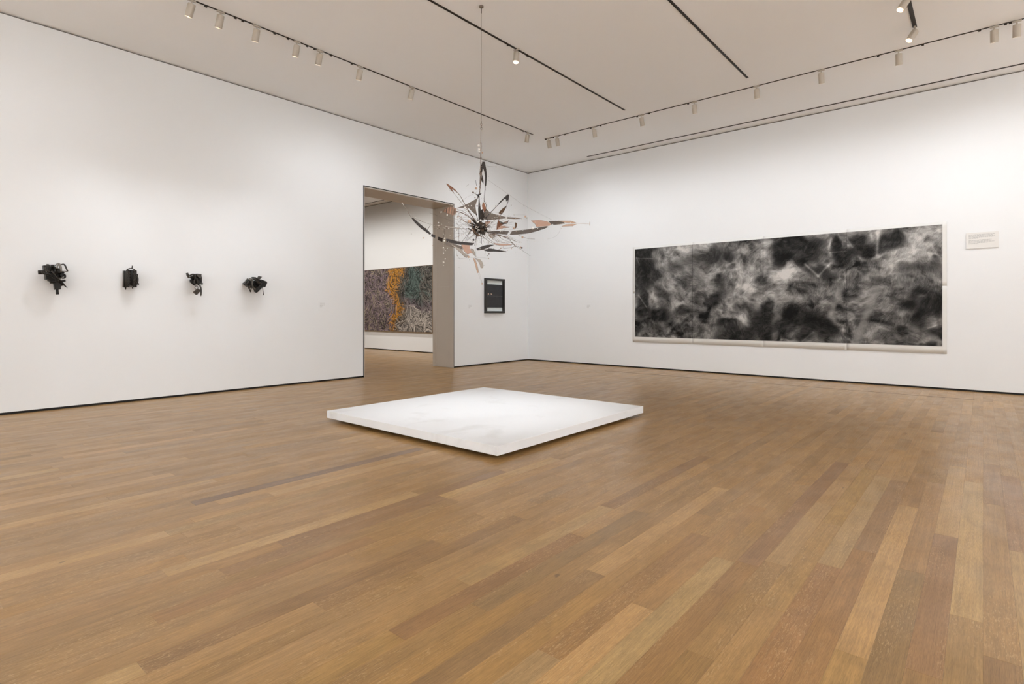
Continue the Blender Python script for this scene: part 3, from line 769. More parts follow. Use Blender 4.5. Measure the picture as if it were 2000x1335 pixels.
BEADS = [
  ('white', (-0.0112, 0, 0.8546), 0.0168),
  ('white', (-0.0087, 0, 0.8172), 0.0135),
  ('white', (-0.01, 0, 0.7984), 0.0112),
  ('tan', (0.0237, 0, 0.7822), 0.0079),
  ('white', (0.1673, 0.04, 0.6442), 0.0067),
  ('tan', (-0.0379, -0.05, 0.3956), 0.0124),
  ('brown', (-0.0701, -0.05, 0.3547), 0.0090),
  ('brown', (-0.0503, -0.05, 0.2991), 0.0056),
  ('white', (-0.1457, -0.15, 0.1739), 0.0135),
  ('white', (-0.0808, -0.14, 0.1977), 0.0067),
  ('white', (-0.1132, -0.1, 0.2091), 0.0045),
  ('white', (-0.3017, -0.2, 0.2007), 0.0056),
  ('white', (-0.2801, -0.2, 0.2007), 0.0056),
  ('white', (-0.3773, -0.25, 0.1146), 0.0067),
  ('white', (-0.3176, -0.25, 0.0847), 0.0067),
  ('white', (-0.2451, -0.2, 0.0899), 0.0056),
  ('tan', (-0.2345, -0.15, 0.1326), 0.0079),
  ('tan', (-0.2162, -0.15, 0.0864), 0.0079),
  ('white', (-0.3969, -0.3, -0.001), 0.0067),
  ('pale', (-0.3673, -0.3, -0.0163), 0.0045),
  ('brown', (-0.391, -0.3, -0.0578), 0.0045),
  ('white', (-0.3078, -0.2, -0.0427), 0.0067),
  ('tan', (-0.5392, -0.35, -0.1591), 0.0067),
  ('brown', (-0.5165, -0.33, -0.0623), 0.0045),
  ('white', (-0.3439, -0.24, -0.1504), 0.0090),
  ('white', (-0.3475, -0.24, -0.1743), 0.0101),
  ('white', (-0.3583, -0.22, -0.2402), 0.0067),
  ('white', (-0.3583, -0.22, -0.2978), 0.0067),
  ('white', (-0.3415, -0.2, -0.3511), 0.0056),
  ('pale', (-0.362, -0.2, -0.386), 0.0112),
  ('white', (-0.3608, -0.2, -0.4161), 0.0056),
  ('white', (-0.3198, -0.2, -0.2451), 0.0056),
  ('tan', (-0.1046, -0.1, 0.0435), 0.0191),
  ('dark', (-0.0652, -0.05, -0.14), 0.0112),
  ('tan', (-0.1069, -0.18, -0.3298), 0.0112),
  ('tan', (0.0289, -0.12, -0.5988), 0.0090),
  ('dark', (0.4407, 0.16, -0.1973), 0.0101),
  ('tan', (0.4292, 0.16, -0.1934), 0.0101),
  ('tan', (0.4476, 0.12, -0.0886), 0.0112),
  ('white', (0.5563, 0.2, 0.0216), 0.0146),
  ('tan', (0.3531, 0.0, -0.01), 0.0101),
  ('white', (0.2729, 0.15, 0.1228), 0.0112),
  ('tan', (0.4788, 0.2, 0.1467), 0.0101),
  ('white', (0.3588, 0.2, 0.1648), 0.0067),
  ('pale', (0.4956, 0.2, 0.1313), 0.0067),
  ('white', (0.779, 0.3, 0.1312), 0.0045),
  ('white', (0.7842, 0.3, 0.0748), 0.0067),
  ('white', (0.986, 0.36, 0.1054), 0.0056),
  ('white', (0.3817, 0.15, -0.0282), 0.0045),
  ('white', (0.4521, 0.15, -0.0129), 0.0045),
  ('brown', (0.5176, 0.2, -0.0158), 0.0067),
  ('white', (0.6143, 0.2, 0.0177), 0.0045),
  ('brown', (-0.1941, -0.1, 0.138), 0.0056),
  ('brown', (-0.0249, -0.1, 0.203), 0.0079),
  ('white', (0.0119, -0.1, 0.0583), 0.0101),
  ('white', (-0.0175, -0.12, 0.0366), 0.0112),
  ('dark', (-0.031, -0.1, 0.1196), 0.0079),
  ('brown', (-0.1107, -0.1, -0.0276), 0.0067),
  ('brown', (-0.0985, -0.1, -0.0766), 0.0067),
  ('pale', (0.0374, -0.12, -0.0), 0.0079),
  ('tan', (-0.0725, -0.12, -0.0428), 0.0079),
  ('brown', (0.5321, 0.25, -0.274), 0.0034),
  ('tan', (0.0911, 0, -0.3281), 0.0045),
  ('brown', (0.0977, -0.1, -0.2912), 0.0056),
  ('brown', (0.0793, -0.1, -0.3096), 0.0045),
  ('white', (0.2433, 0, -0.1996), 0.0067),
  ('tan', (0.2183, 0, -0.2183), 0.0067),
  ('white', (0.0924, -0.12, -0.2383), 0.0056),
  ('tan', (0.3306, 0.05, -0.2188), 0.0045),
]
WALL_PIECES = [
 (1.429, 1.4986, [
   ('lump', 'black', (0.07, -0.0004, 0.0435), 0.0895, 0.0779),
   ('lump', 'black', (0.1, 0.0306, 0.0128), 0.0662, 0.0584),
   ('lump', 'black', (0.09, -0.0161, -0.0045), 0.0662, 0.0545),
   ('poly', 'black', [(0.11, -0.1074, 0.1156), (0.11, -0.0526, 0.121), (0.11, -0.0466, 0.0621), (0.11, -0.1, 0.059)], 0.08),
   ('rod', 'steel', [(0.12, -0.0662, 0.1337), (0.12, -0.0656, 0.1063)], [0.0117, 0.0117]),
   ('rod', 'steel', [(0.1, -0.0568, 0.1224), (0.1, -0.0179, 0.1265), (0.1, 0.0245, 0.1277)], [0.0066, 0.0066, 0.0066]),
   ('rod', 'shine', [(0.17, 0.0026, 0.0849), (0.17, 0.0071, 0.1273), (0.17, 0.0176, 0.1376), (0.17, 0.0297, 0.1288), (0.17, 0.0388, 0.0948), (0.17, 0.0434, 0.0489)], [0.0109, 0.0117, 0.0125, 0.0125, 0.0117, 0.0093]),
   ('rod', 'black', [(0.16, -0.0524, 0.0593), (0.16, -0.0494, 0.0976), (0.16, -0.0286, 0.1103), (0.16, -0.0106, 0.0961), (0.16, -0.0091, 0.0618), (0.16, -0.0256, 0.0418), (0.16, -0.045, 0.0483)], [0.0093, 0.0093, 0.0093, 0.0093, 0.0093, 0.0093, 0.0093]),
   ('lump', 'steel', (0.15, -0.0283, 0.0879), 0.0234, 0.0234),
   ('rod', 'steel', [(0.12, 0.0452, 0.1333), (0.12, 0.0804, 0.1387), (0.12, 0.1091, 0.0627)], [0.0062, 0.0086, 0.007]),
   ('rod', 'shine', [(0.12, 0.1091, 0.0627), (0.12, 0.0574, 0.0629)], [0.0047, 0.0027]),
   ('rod', 'black', [(0.16, -0.1536, 0.0348), (0.16, -0.1201, 0.0374), (0.16, -0.0879, 0.0384)], [0.0226, 0.0234, 0.0218]),
   ('rod', 'steel', [(0.19, -0.1251, 0.0462), (0.19, -0.0989, 0.0496), (0.19, -0.093, 0.0329), (0.19, -0.1164, 0.0223), (0.19, -0.128, 0.031), (0.19, -0.1251, 0.0462)], [0.0039, 0.0039, 0.0039, 0.0039, 0.0039, 0.0039]),
   ('poly', 'black', [(0.08, -0.0846, 0.0308), (0.08, -0.0203, 0.0342), (0.08, 0.0099, -0.0763), (0.08, -0.0293, -0.0778), (0.08, -0.0503, -0.0364), (0.08, -0.0801, -0.0359)], 0.1),
   ('rod', 'black', [(0.2, -0.121, 0.0272), (0.2, -0.0712, 0.0148), (0.2, -0.0328, -0.0041), (0.2, 0.0121, -0.042)], [0.0117, 0.0132, 0.014, 0.0117]),
   ('rod', 'steel', [(0.22, -0.0511, 0.0527), (0.22, -0.0215, 0.0127), (0.22, 0.0174, -0.0425)], [0.0086, 0.0062, 0.0047]),
   ('rod', 'shine', [(0.2, 0.0121, -0.0458), (0.2, 0.0272, -0.026), (0.2, 0.0484, -0.0193)], [0.0035, 0.0039, 0.0035]),
   ('rod', 'black', [(0.17, 0.051, -0.0199), (0.17, 0.0739, -0.0111), (0.17, 0.0785, 0.0123), (0.17, 0.0662, 0.0271)], [0.0078, 0.0093, 0.0086, 0.0078]),
   ('rod', 'black', [(0.18, 0.0158, -0.0449), (0.18, 0.0461, -0.0532), (0.18, 0.0766, -0.0423)], [0.0101, 0.0109, 0.0125]),
   ('lump', 'black', (0.12, 0.0666, 0.0448), 0.0272, 0.0234),
   ('ring', 'steel', (0.2, -0.083, 0.0481), 0.0156, 0.0047),
   ('lump', 'steel', (0.2, -0.0119, 0.0521), 0.0101, 0.0101),
   ('rod', 'steel', [(0.2, -0.1006, 0.0998), (0.2, -0.0977, 0.0699), (0.2, -0.0859, 0.0479)], [0.007, 0.0062, 0.007]),
   ('rod', 'black', [(0.22, -0.0363, -0.026), (0.22, -0.0155, -0.0402), (0.22, 0.0084, -0.0582)], [0.0062, 0.0078, 0.0086]),
   ('rod', 'black', [(0.15, -0.0507, -0.0696), (0.15, -0.0088, -0.0602), (0.15, 0.0335, -0.0507)], [0.0117, 0.0093, 0.0078]),
   ('rod', 'black', [(0.16, 0.0255, -0.0514), (0.16, 0.059, -0.0809), (0.16, 0.0995, -0.1277)], [0.014, 0.0117, 0.0016]),
   ('rod', 'black', [(0.14, 0.0384, -0.0694), (0.14, 0.0567, -0.1035)], [0.0163, 0.014]),
   ('poly', 'black', [(0.11, -0.0106, -0.0589), (0.11, 0.0455, -0.0565), (0.11, 0.044, -0.1436), (0.11, -0.0031, -0.1489)], 0.09),
   ('rod', 'black', [(0.14, -0.001, -0.0595), (0.14, 0.005, -0.1437)], [0.014, 0.0156]),
   ('rod', 'black', [(0.14, 0.0262, -0.0584), (0.14, 0.0277, -0.143)], [0.0117, 0.0125]),
   ('rod', 'black', [(0.13, 0.0135, -0.1355), (0.13, 0.0159, -0.1739), (0.13, 0.0178, -0.2)], [0.014, 0.014, 0.0156]),
 ]),
 (2.1835, 1.5182, [
   ('poly', 'black', [(0.03, -0.055, 0.0973), (0.03, 0.041, 0.0944), (0.03, 0.041, -0.11), (0.03, -0.055, -0.1133)], 0.09),
   ('rod', 'shine', [(0.05, -0.0942, 0.0857), (0.05, -0.0952, -0.1152)], [0.0077, 0.0077]),
   ('rod', 'black', [(0.07, -0.0852, 0.0853), (0.07, -0.0863, -0.1197)], [0.0094, 0.0094]),
   ('rod', 'steel', [(0.09, -0.0781, 0.0805), (0.09, -0.0796, -0.1179)], [0.0068, 0.0068]),
   ('rod', 'steel', [(0.1, -0.0684, 0.0764), (0.1, -0.0694, -0.1158)], [0.0068, 0.0068]),
   ('rod', 'steel', [(0.14, -0.0685, 0.062), (0.14, -0.0808, 0.0697), (0.14, -0.0808, 0.0904), (0.14, -0.0596, 0.1075), (0.14, -0.0311, 0.1121), (0.14, -0.0024, 0.0971), (0.14, 0.0139, 0.0707), (0.14, 0.0121, 0.0412)], [0.006, 0.0064, 0.0068, 0.0072, 0.0072, 0.0072, 0.0068, 0.006]),
   ('rod', 'steel', [(0.14, -0.0268, 0.1479), (0.14, -0.025, 0.1313), (0.14, -0.0329, 0.1058)], [0.0038, 0.0072, 0.0051]),
   ('rod', 'black', [(0.14, -0.0311, 0.0933), (0.14, -0.0311, -0.0989)], [0.0077, 0.0077]),
   ('rod', 'steel', [(0.12, 0.0158, 0.0802), (0.12, 0.014, -0.1051)], [0.0077, 0.0068]),
   ('chain', 'steel', (0.15, -0.0623, 0.0785), (0.15, -0.0641, -0.1088), 0.0111),
   ('chain', 'steel', (0.15, -0.0095, 0.0815), (0.15, -0.0105, -0.1069), 0.0111),
   ('rod', 'steel', [(0.13, 0.013, 0.0354), (0.13, 0.0293, 0.0173), (0.13, 0.0373, -0.0076), (0.13, 0.0366, -0.0372), (0.13, 0.0293, -0.067)], [0.006, 0.0064, 0.0068, 0.0068, 0.0077]),
   ('ring', 'steel', (0.13, 0.0311, -0.0732), 0.0128, 0.0051),
   ('lump', 'steel', (0.13, 0.0293, -0.0712), 0.0145, 0.0128),
   ('rod', 'black', [(0.08, -0.079, -0.103), (0.08, -0.0797, -0.1457)], [0.0111, 0.006]),
   ('rod', 'black', [(0.12, -0.0184, -0.1062), (0.12, -0.0166, -0.1314)], [0.0085, 0.0051]),
   ('rod', 'black', [(0.12, 0.014, -0.0925), (0.12, 0.0231, -0.1153)], [0.0102, 0.006]),
   ('rod', 'shine', [(0.14, -0.0596, -0.1083), (0.14, -0.0382, -0.1034), (0.14, -0.0239, -0.1112)], [0.006, 0.0068, 0.006]),
   ('lump', 'black', (0.1, 0.0087, -0.092), 0.0255, 0.0191),
 ]),
 (2.9146, 1.5243, [
   ('lump', 'black', (0.06, -0.035, 0.021), 0.0608, 0.0679),
   ('lump', 'black', (0.08, -0.016, -0.0178), 0.0465, 0.05),
   ('lump', 'steel', (0.05, -0.1061, 0.0604), 0.025, 0.025),
   ('lump', 'black', (0.07, -0.0712, -0.0128), 0.0322, 0.0393),
   ('rod', 'steel', [(0.09, -0.133, 0.0888), (0.09, -0.1234, 0.0578), (0.09, -0.1106, 0.0234)], [0.0143, 0.0164, 0.0107]),
   ('rod', 'steel', [(0.12, -0.1116, 0.0501), (0.12, -0.0826, 0.0691), (0.12, -0.047, 0.0709)], [0.0093, 0.0107, 0.0093]),
   ('rod', 'black', [(0.13, -0.112, 0.0252), (0.13, -0.0798, 0.0408), (0.13, -0.0474, 0.0353), (0.13, -0.0343, 0.0007)], [0.0107, 0.0122, 0.0114, 0.01]),
   ('rod', 'steel', [(0.14, -0.064, 0.0692), (0.14, -0.051, 0.0242), (0.14, -0.064, -0.022), (0.14, -0.051, -0.0706)], [0.0079, 0.0071, 0.0086, 0.0064]),
   ('rod', 'black', [(0.15, -0.0417, 0.0242), (0.15, -0.0254, -0.0207), (0.15, -0.0123, -0.0695)], [0.0129, 0.0143, 0.0107]),
   ('rod', 'black', [(0.12, -0.0987, -0.0158), (0.12, -0.0762, -0.0499), (0.12, -0.0437, -0.0733)], [0.0129, 0.0107, 0.0086]),
   ('poly', 'steel', [(0.12, -0.0372, 0.082), (0.12, 0.0235, 0.0781), (0.12, 0.0202, 0.0283), (0.12, -0.011, 0.0304), (0.12, -0.0307, 0.0506)], 0.06),
   ('rod', 'shine', [(0.14, -0.038, 0.0776), (0.14, -0.0119, 0.0683), (0.14, 0.0111, 0.0731)], [0.0043, 0.005, 0.0043]),
   ('rod', 'steel', [(0.14, 0.0127, 0.0625), (0.14, 0.0095, 0.027), (0.14, 0.0127, -0.0064)], [0.005, 0.005, 0.0043]),
   ('rod', 'steel', [(0.12, 0.0087, -0.0359), (0.12, 0.0251, -0.0459), (0.12, 0.045, -0.0451)], [0.0086, 0.01, 0.0129]),
   ('rod', 'steel', [(0.14, 0.0029, -0.0651), (0.14, 0.0144, -0.1), (0.14, 0.0193, -0.1388), (0.14, 0.0183, -0.1919), (0.14, 0.0177, -0.2131)], [0.0079, 0.0107, 0.0107, 0.0086, 0.0029]),
   ('ring', 'black', (0.14, -0.038, -0.1018), 0.0197, 0.0039),
   ('poly', 'rust', [(0.17, -0.036, -0.1149), (0.17, -0.0017, -0.1419), (0.17, -0.049, -0.1984), (0.17, -0.0852, -0.1619)], 0.05),
   ('poly', 'black', [(0.16, -0.029, -0.1179), (0.16, 0.0037, -0.1327), (0.16, -0.0013, -0.1558), (0.16, -0.0258, -0.1336)], 0.03),
 ]),
 (3.7046, 1.5006, [
   ('lump', 'black', (0.06, -0.0278, -0.003), 0.0762, 0.0696),
   ('lump', 'black', (0.07, -0.0977, -0.006), 0.0431, 0.0398),
   ('poly', 'black', [(0.06, -0.1849, 0.0023), (0.06, -0.1094, 0.0738), (0.06, -0.0801, 0.0408), (0.06, -0.1191, -0.0456), (0.06, -0.1513, -0.0207), (0.06, -0.1641, -0.0082)], 0.1),
   ('poly', 'shine', [(0.06, -0.1801, 0.0132), (0.06, -0.1336, 0.0808), (0.06, -0.1207, 0.0782), (0.06, -0.1577, 0.0213)], 0.02),
   ('poly', 'shine', [(0.16, -0.1546, 0.0775), (0.16, -0.1129, 0.0827), (0.16, -0.1177, 0.0421), (0.16, -0.1386, 0.0395)], 0.015),
   ('rod', 'steel', [(0.18, -0.2034, -0.0216), (0.18, -0.1605, 0.0298)], [0.0099, 0.0113]),
   ('rod', 'steel', [(0.18, -0.1156, 0.064), (0.18, -0.1172, 0.0155), (0.18, -0.1092, -0.0423), (0.18, -0.0704, -0.1026)], [0.0146, 0.0146, 0.0146, 0.0133]),
   ('rod', 'steel', [(0.17, -0.1078, 0.0648), (0.17, -0.0722, 0.0631), (0.17, -0.0331, 0.0323), (0.17, 0.0096, 0.0014)], [0.0152, 0.0152, 0.0166, 0.0152]),
   ('poly', 'black', [(0.14, -0.1005, 0.0971), (0.14, -0.0583, 0.0949), (0.14, -0.0059, 0.064), (0.14, 0.0139, 0.0485), (0.14, -0.0125, 0.0408), (0.14, -0.0518, 0.0782), (0.14, -0.0973, 0.0761)], 0.05),
   ('poly', 'steel', [(0.2, -0.039, 0.1115), (0.2, 0.0135, 0.1034), (0.2, -0.0309, 0.0502), (0.2, -0.0641, 0.0753)], 0.012),
   ('poly', 'black', [(0.12, 0.0167, 0.0691), (0.12, 0.1035, 0.0398), (0.12, 0.1085, 0.0202), (0.12, 0.08, -0.0438), (0.12, 0.0234, -0.0161), (0.12, 0.0035, 0.0291)], 0.08),
   ('poly', 'black', [(0.17, 0.056, 0.0393), (0.17, 0.0793, 0.0107), (0.17, -0.056, -0.1279), (0.17, -0.0852, -0.1028)], 0.05),
   ('rod', 'steel', [(0.2, 0.025, 0.0239), (0.2, -0.0732, -0.087)], [0.0033, 0.0033]),
   ('lump', 'shine', (0.2, -0.0194, -0.0235), 0.0066, 0.0066),
   ('rod', 'steel', [(0.14, -0.136, -0.0291), (0.14, -0.1321, -0.0516), (0.14, -0.1279, -0.0774), (0.14, -0.1215, -0.1209)], [0.0331, 0.0298, 0.0186, 0.0053]),
   ('rod', 'shine', [(0.19, -0.1491, -0.0617), (0.19, -0.1465, -0.0889)], [0.0053, 0.0073]),
   ('ring', 'steel', (0.16, 0.0491, -0.0296), 0.0126, 0.0046),
   ('rod', 'steel', [(0.16, 0.0392, -0.0365), (0.16, 0.0458, -0.0987), (0.16, 0.0535, -0.1577)], [0.0046, 0.0053, 0.006]),
 ]),
]
CHARCOAL_DARK = [(0.038, 0.756, 0.048, 0.181, 0.9), (0.007, 0.954, 0.027, 0.068, 0.9), (0.069, 0.964, 0.026, 0.056, 0.7), (0.099, 0.681, 0.034, 0.055, 0.6), (0.021, 0.361, 0.022, 0.148, 0.85), (0.056, 0.27, 0.052, 0.068, 0.7), (0.112, 0.27, 0.03, 0.067, 0.8), (0.095, 0.504, 0.026, 0.066, 0.6), (0.133, 0.446, 0.021, 0.055, 0.5), (0.195, 0.325, 0.036, 0.054, 0.7), (0.304, 0.897, 0.056, 0.094, 0.7), (0.382, 0.872, 0.021, 0.051, 0.6), (0.282, 0.66, 0.06, 0.084, 0.4), (0.345, 0.611, 0.022, 0.062, 0.5), (0.364, 0.486, 0.043, 0.062, 0.4), (0.312, 0.406, 0.022, 0.094, 0.5), (0.211, 0.808, 0.032, 0.064, 0.4), (0.171, 0.76, 0.024, 0.043, 0.4), (0.364, 0.21, 0.032, 0.041, 0.95), (0.4, 0.14, 0.049, 0.07, 0.85), (0.4, 0.048, 0.056, 0.051, 0.9), (0.503, 0.242, 0.036, 0.088, 0.85), (0.52, 0.359, 0.016, 0.068, 0.85), (0.466, 0.37, 0.024, 0.06, 0.6), (0.418, 0.342, 0.024, 0.06, 0.6), (0.486, 0.124, 0.04, 0.059, 0.7), (0.51, 0.066, 0.02, 0.059, 0.9), (0.568, 0.128, 0.029, 0.067, 0.8), (0.6, 0.253, 0.025, 0.057, 0.9), (0.6, 0.044, 0.018, 0.038, 0.8), (0.108, 0.104, 0.038, 0.056, 0.35), (0.012, 0.054, 0.018, 0.045, 0.5), (0.584, 0.92, 0.034, 0.076, 0.9), (0.568, 0.827, 0.019, 0.058, 0.9), (0.6, 0.973, 0.028, 0.048, 0.9), (0.568, 0.741, 0.019, 0.038, 0.5), (0.536, 0.591, 0.013, 0.039, 0.35), (0.452, 0.849, 0.021, 0.04, 0.3), (0.445, 0.501, 0.021, 0.04, 0.35), (0.591, 0.918, 0.04, 0.086, 0.95), (0.643, 0.832, 0.036, 0.075, 0.9), (0.667, 0.929, 0.021, 0.047, 0.6), (0.643, 0.767, 0.019, 0.047, 0.7), (0.667, 0.679, 0.024, 0.065, 0.7), (0.694, 0.611, 0.017, 0.056, 0.6), (0.734, 0.815, 0.02, 0.072, 0.85), (0.723, 0.935, 0.009, 0.055, 0.9), (0.746, 0.75, 0.022, 0.054, 0.6), (0.723, 0.599, 0.011, 0.036, 0.5), (0.798, 0.873, 0.04, 0.071, 0.9), (0.779, 0.975, 0.027, 0.036, 0.8), (0.817, 0.825, 0.019, 0.053, 0.9), (0.88, 0.881, 0.03, 0.06, 0.7), (0.893, 0.947, 0.015, 0.042, 0.8), (0.854, 0.922, 0.016, 0.052, 0.6), (0.905, 0.638, 0.027, 0.051, 0.45), (0.99, 0.676, 0.014, 0.049, 0.6), (0.966, 0.613, 0.024, 0.033, 0.45), (0.841, 0.568, 0.013, 0.035, 0.5), (0.93, 0.432, 0.022, 0.043, 0.8), (0.905, 0.34, 0.018, 0.043, 0.9), (0.966, 0.389, 0.031, 0.05, 0.85), (0.992, 0.338, 0.01, 0.05, 0.9), (0.954, 0.298, 0.031, 0.05, 0.8), (0.937, 0.214, 0.025, 0.05, 0.6), (0.992, 0.273, 0.01, 0.049, 0.6), (0.978, 0.116, 0.021, 0.041, 0.8), (0.895, 0.136, 0.013, 0.026, 0.8), (0.962, 0.04, 0.009, 0.025, 0.95), (0.992, 0.084, 0.007, 0.049, 0.9), (0.942, 0.021, 0.01, 0.017, 0.8), (0.594, 0.243, 0.031, 0.067, 0.95), (0.585, 0.129, 0.019, 0.066, 0.9), (0.649, 0.225, 0.027, 0.047, 0.9), (0.659, 0.132, 0.035, 0.056, 0.85), (0.643, 0.038, 0.019, 0.038, 0.9), (0.703, 0.171, 0.017, 0.055, 0.9), (0.723, 0.099, 0.02, 0.055, 0.8), (0.694, 0.043, 0.02, 0.036, 0.6), (0.771, 0.094, 0.014, 0.035, 0.55), (0.814, 0.237, 0.016, 0.026, 0.5), (0.854, 0.056, 0.021, 0.035, 0.4), (0.79, 0.405, 0.032, 0.018, 0.3)]
CHARCOAL_LIGHT = [(0.421, 0.905, 0.024, 0.04, 0.6), (0.513, 0.857, 0.017, 0.088, 0.8), (0.516, 0.944, 0.014, 0.059, 0.5), (0.466, 0.549, 0.027, 0.04, 0.4), (0.4, 0.727, 0.042, 0.051, 0.3), (0.274, 0.555, 0.023, 0.021, 0.35), (0.432, 0.201, 0.02, 0.06, 0.6), (0.195, 0.907, 0.032, 0.065, 0.35), (0.142, 0.632, 0.024, 0.066, 0.3), (0.179, 0.216, 0.02, 0.033, 0.3), (0.15, 0.063, 0.016, 0.054, 0.45), (0.312, 0.219, 0.022, 0.083, 0.3), (0.282, 0.092, 0.03, 0.063, 0.3), (0.568, 0.55, 0.026, 0.057, 0.4), (0.581, 0.434, 0.022, 0.076, 0.4), (0.562, 0.339, 0.009, 0.048, 0.4), (0.597, 0.718, 0.009, 0.019, 0.5), (0.086, 0.916, 0.011, 0.039, 0.7), (0.546, 0.098, 0.013, 0.024, 0.6), (0.486, 0.458, 0.02, 0.04, 0.3), (0.662, 0.736, 0.011, 0.037, 0.9), (0.599, 0.722, 0.009, 0.019, 0.6), (0.578, 0.625, 0.016, 0.067, 0.4), (0.622, 0.394, 0.037, 0.066, 0.4), (0.585, 0.415, 0.019, 0.085, 0.4), (0.774, 0.62, 0.022, 0.036, 0.4), (0.812, 0.563, 0.032, 0.052, 0.25), (0.959, 0.897, 0.036, 0.058, 0.55), (0.978, 0.826, 0.024, 0.041, 0.55), (0.954, 0.739, 0.022, 0.025, 0.5), (0.93, 0.533, 0.024, 0.034, 0.35), (0.985, 0.512, 0.014, 0.032, 0.4), (0.779, 0.201, 0.017, 0.044, 0.6), (0.854, 0.281, 0.023, 0.035, 0.35), (0.757, 0.129, 0.008, 0.018, 0.6), (0.964, 0.073, 0.014, 0.034, 0.6), (0.978, 0.207, 0.012, 0.049, 0.45), (0.841, 0.986, 0.008, 0.013, 0.8), (0.757, 0.927, 0.006, 0.011, 0.7), (0.607, 0.054, 0.012, 0.047, 0.5), (0.703, 0.857, 0.006, 0.046, 0.4), (0.806, 0.519, 0.024, 0.022, 0.4), (0.937, 0.398, 0.012, 0.026, 0.4), (0.995, 0.929, 0.009, 0.033, 0.4), (0.734, 0.209, 0.017, 0.045, 0.35), (0.822, 0.167, 0.022, 0.044, 0.25)]
CHARCOAL_LINES = [((0.734, 0.489), (0.71, 0.263), 0.0378, 0.2), ((0.836, 0.482), (0.78, 0.014), 0.0462, 0.24), ((0.634, 0.731), (0.673, 0.614), 0.0126, 0.5), ((0.673, 0.614), (0.709, 0.728), 0.0126, 0.4), ((0.841, 0.968), (0.837, 0.778), 0.0168, 0.45), ((0.82, 0.991), (0.824, 0.912), 0.0168, 0.35), ((0.829, 0.753), (0.841, 0.768), 0.021, 0.45), ((0.711, 0.956), (0.704, 0.857), 0.0084, 0.3), ((0.709, 0.824), (0.751, 0.83), 0.0063, 0.3), ((0.754, 0.955), (0.771, 0.861), 0.0084, 0.3), ((0.625, 0.009), (0.659, 0.095), 0.0105, 0.25), ((0.966, 0.148), (0.997, 0.183), 0.0063, 0.3), ((0.016, 0.475), (0.052, 0.338), 0.0084, 0.4), ((0.007, 0.897), (0.078, 0.879), 0.0052, 0.3), ((0.007, 0.908), (0.021, 0.815), 0.0063, 0.3), ((0.251, 0.78), (0.227, 0.559), 0.0294, -0.1), ((0.371, 0.813), (0.338, 0.612), 0.0294, -0.1), ((0.308, 0.323), (0.27, 0.039), 0.0252, -0.12)]

# ------------------------------------------------------------------ value noise and drawing helpers
def vnoise(x, y, seed):
    r = np.random.RandomState(seed)
    n = 128
    g = r.rand(n, n)
    xi, yi = np.floor(x).astype(int), np.floor(y).astype(int)
    fx, fy = x - xi, y - yi
    fx, fy = fx * fx * (3 - 2 * fx), fy * fy * (3 - 2 * fy)
    a, b_, c, d = g[yi % n, xi % n], g[yi % n, (xi + 1) % n], g[(yi + 1) % n, xi % n], g[(yi + 1) % n, (xi + 1) % n]
    return (a * (1 - fx) + b_ * fx) * (1 - fy) + (c * (1 - fx) + d * fx) * fy


def fbm(x, y, seed, octs=5):
    s, amp, tot = 0, 1, 0
    for o_ in range(octs):
        s = s + amp * vnoise(x * 2 ** o_ + 17.3 * o_, y * 2 ** o_ + 9.1 * o_, seed + o_)
        tot += amp
        amp *= .55
    return s / tot


def lic(src, ang, steps, spacing=1.0):
    """smear noise along a direction field, giving drawn hair-like strokes"""
    h, w = src.shape
    yy, xx = np.mgrid[0:h, 0:w].astype(float)
    acc = src.copy()
    for sgn in (1, -1):
        px, py = xx.copy(), yy.copy()
        for k in range(steps):
            a = ang[np.clip(py.round().astype(int), 0, h - 1), np.clip(px.round().astype(int), 0, w - 1)]
            px += np.cos(a) * spacing * sgn
            py += np.sin(a) * spacing * sgn
            acc += src[py.round().astype(int) % h, px.round().astype(int) % w]
    return acc / (2 * steps + 1)


def picture_mesh(name, rgb, w, h, mat, parent, origin, udir, wdir, relief=None, attr='pigment'):
    """a grid carrying painted pigment; rows run upward"""
    ny, nx = rgb.shape[:2]
    U = np.linspace(0, w, nx)
    Vv = np.linspace(0, h, ny)
    uu, vv = np.meshgrid(U, Vv)
    rel = np.zeros((ny, nx)) if relief is None else relief
    o3, ud, wd = (np.array(q, float) for q in (origin, udir, wdir))
    P = o3 + uu[..., None] * ud + vv[..., None] * np.array([0, 0, 1.0]) + rel[..., None] * wd
    idx = np.arange(ny * nx).reshape(ny, nx)
    q = np.stack([idx[:-1, :-1], idx[:-1, 1:], idx[1:, 1:], idx[1:, :-1]], -1).reshape(-1, 4)
    me = bpy.data.meshes.new(name)
    me.vertices.add(ny * nx)
    me.vertices.foreach_set('co', P.astype(np.float32).ravel())
    me.loops.add(q.size)
    me.loops.foreach_set('vertex_index', q.ravel().astype(np.int32))
    me.polygons.add(len(q))
    me.polygons.foreach_set('loop_start', np.arange(0, q.size, 4, dtype=np.int32))
    me.polygons.foreach_set('loop_total', np.full(len(q), 4, dtype=np.int32))
    me.update(calc_edges=True)
    at = me.color_attributes.new(attr, 'FLOAT_COLOR', 'POINT')
    c4 = np.ones((ny * nx, 4), np.float32)
    c4[:, :3] = rgb.reshape(-1, 3)
    at.data.foreach_set('color', c4.ravel())
    me.materials.append(mat)
    ob = bpy.data.objects.new(name, me)
    COL.objects.link(ob)
    ob.parent = parent
    return ob


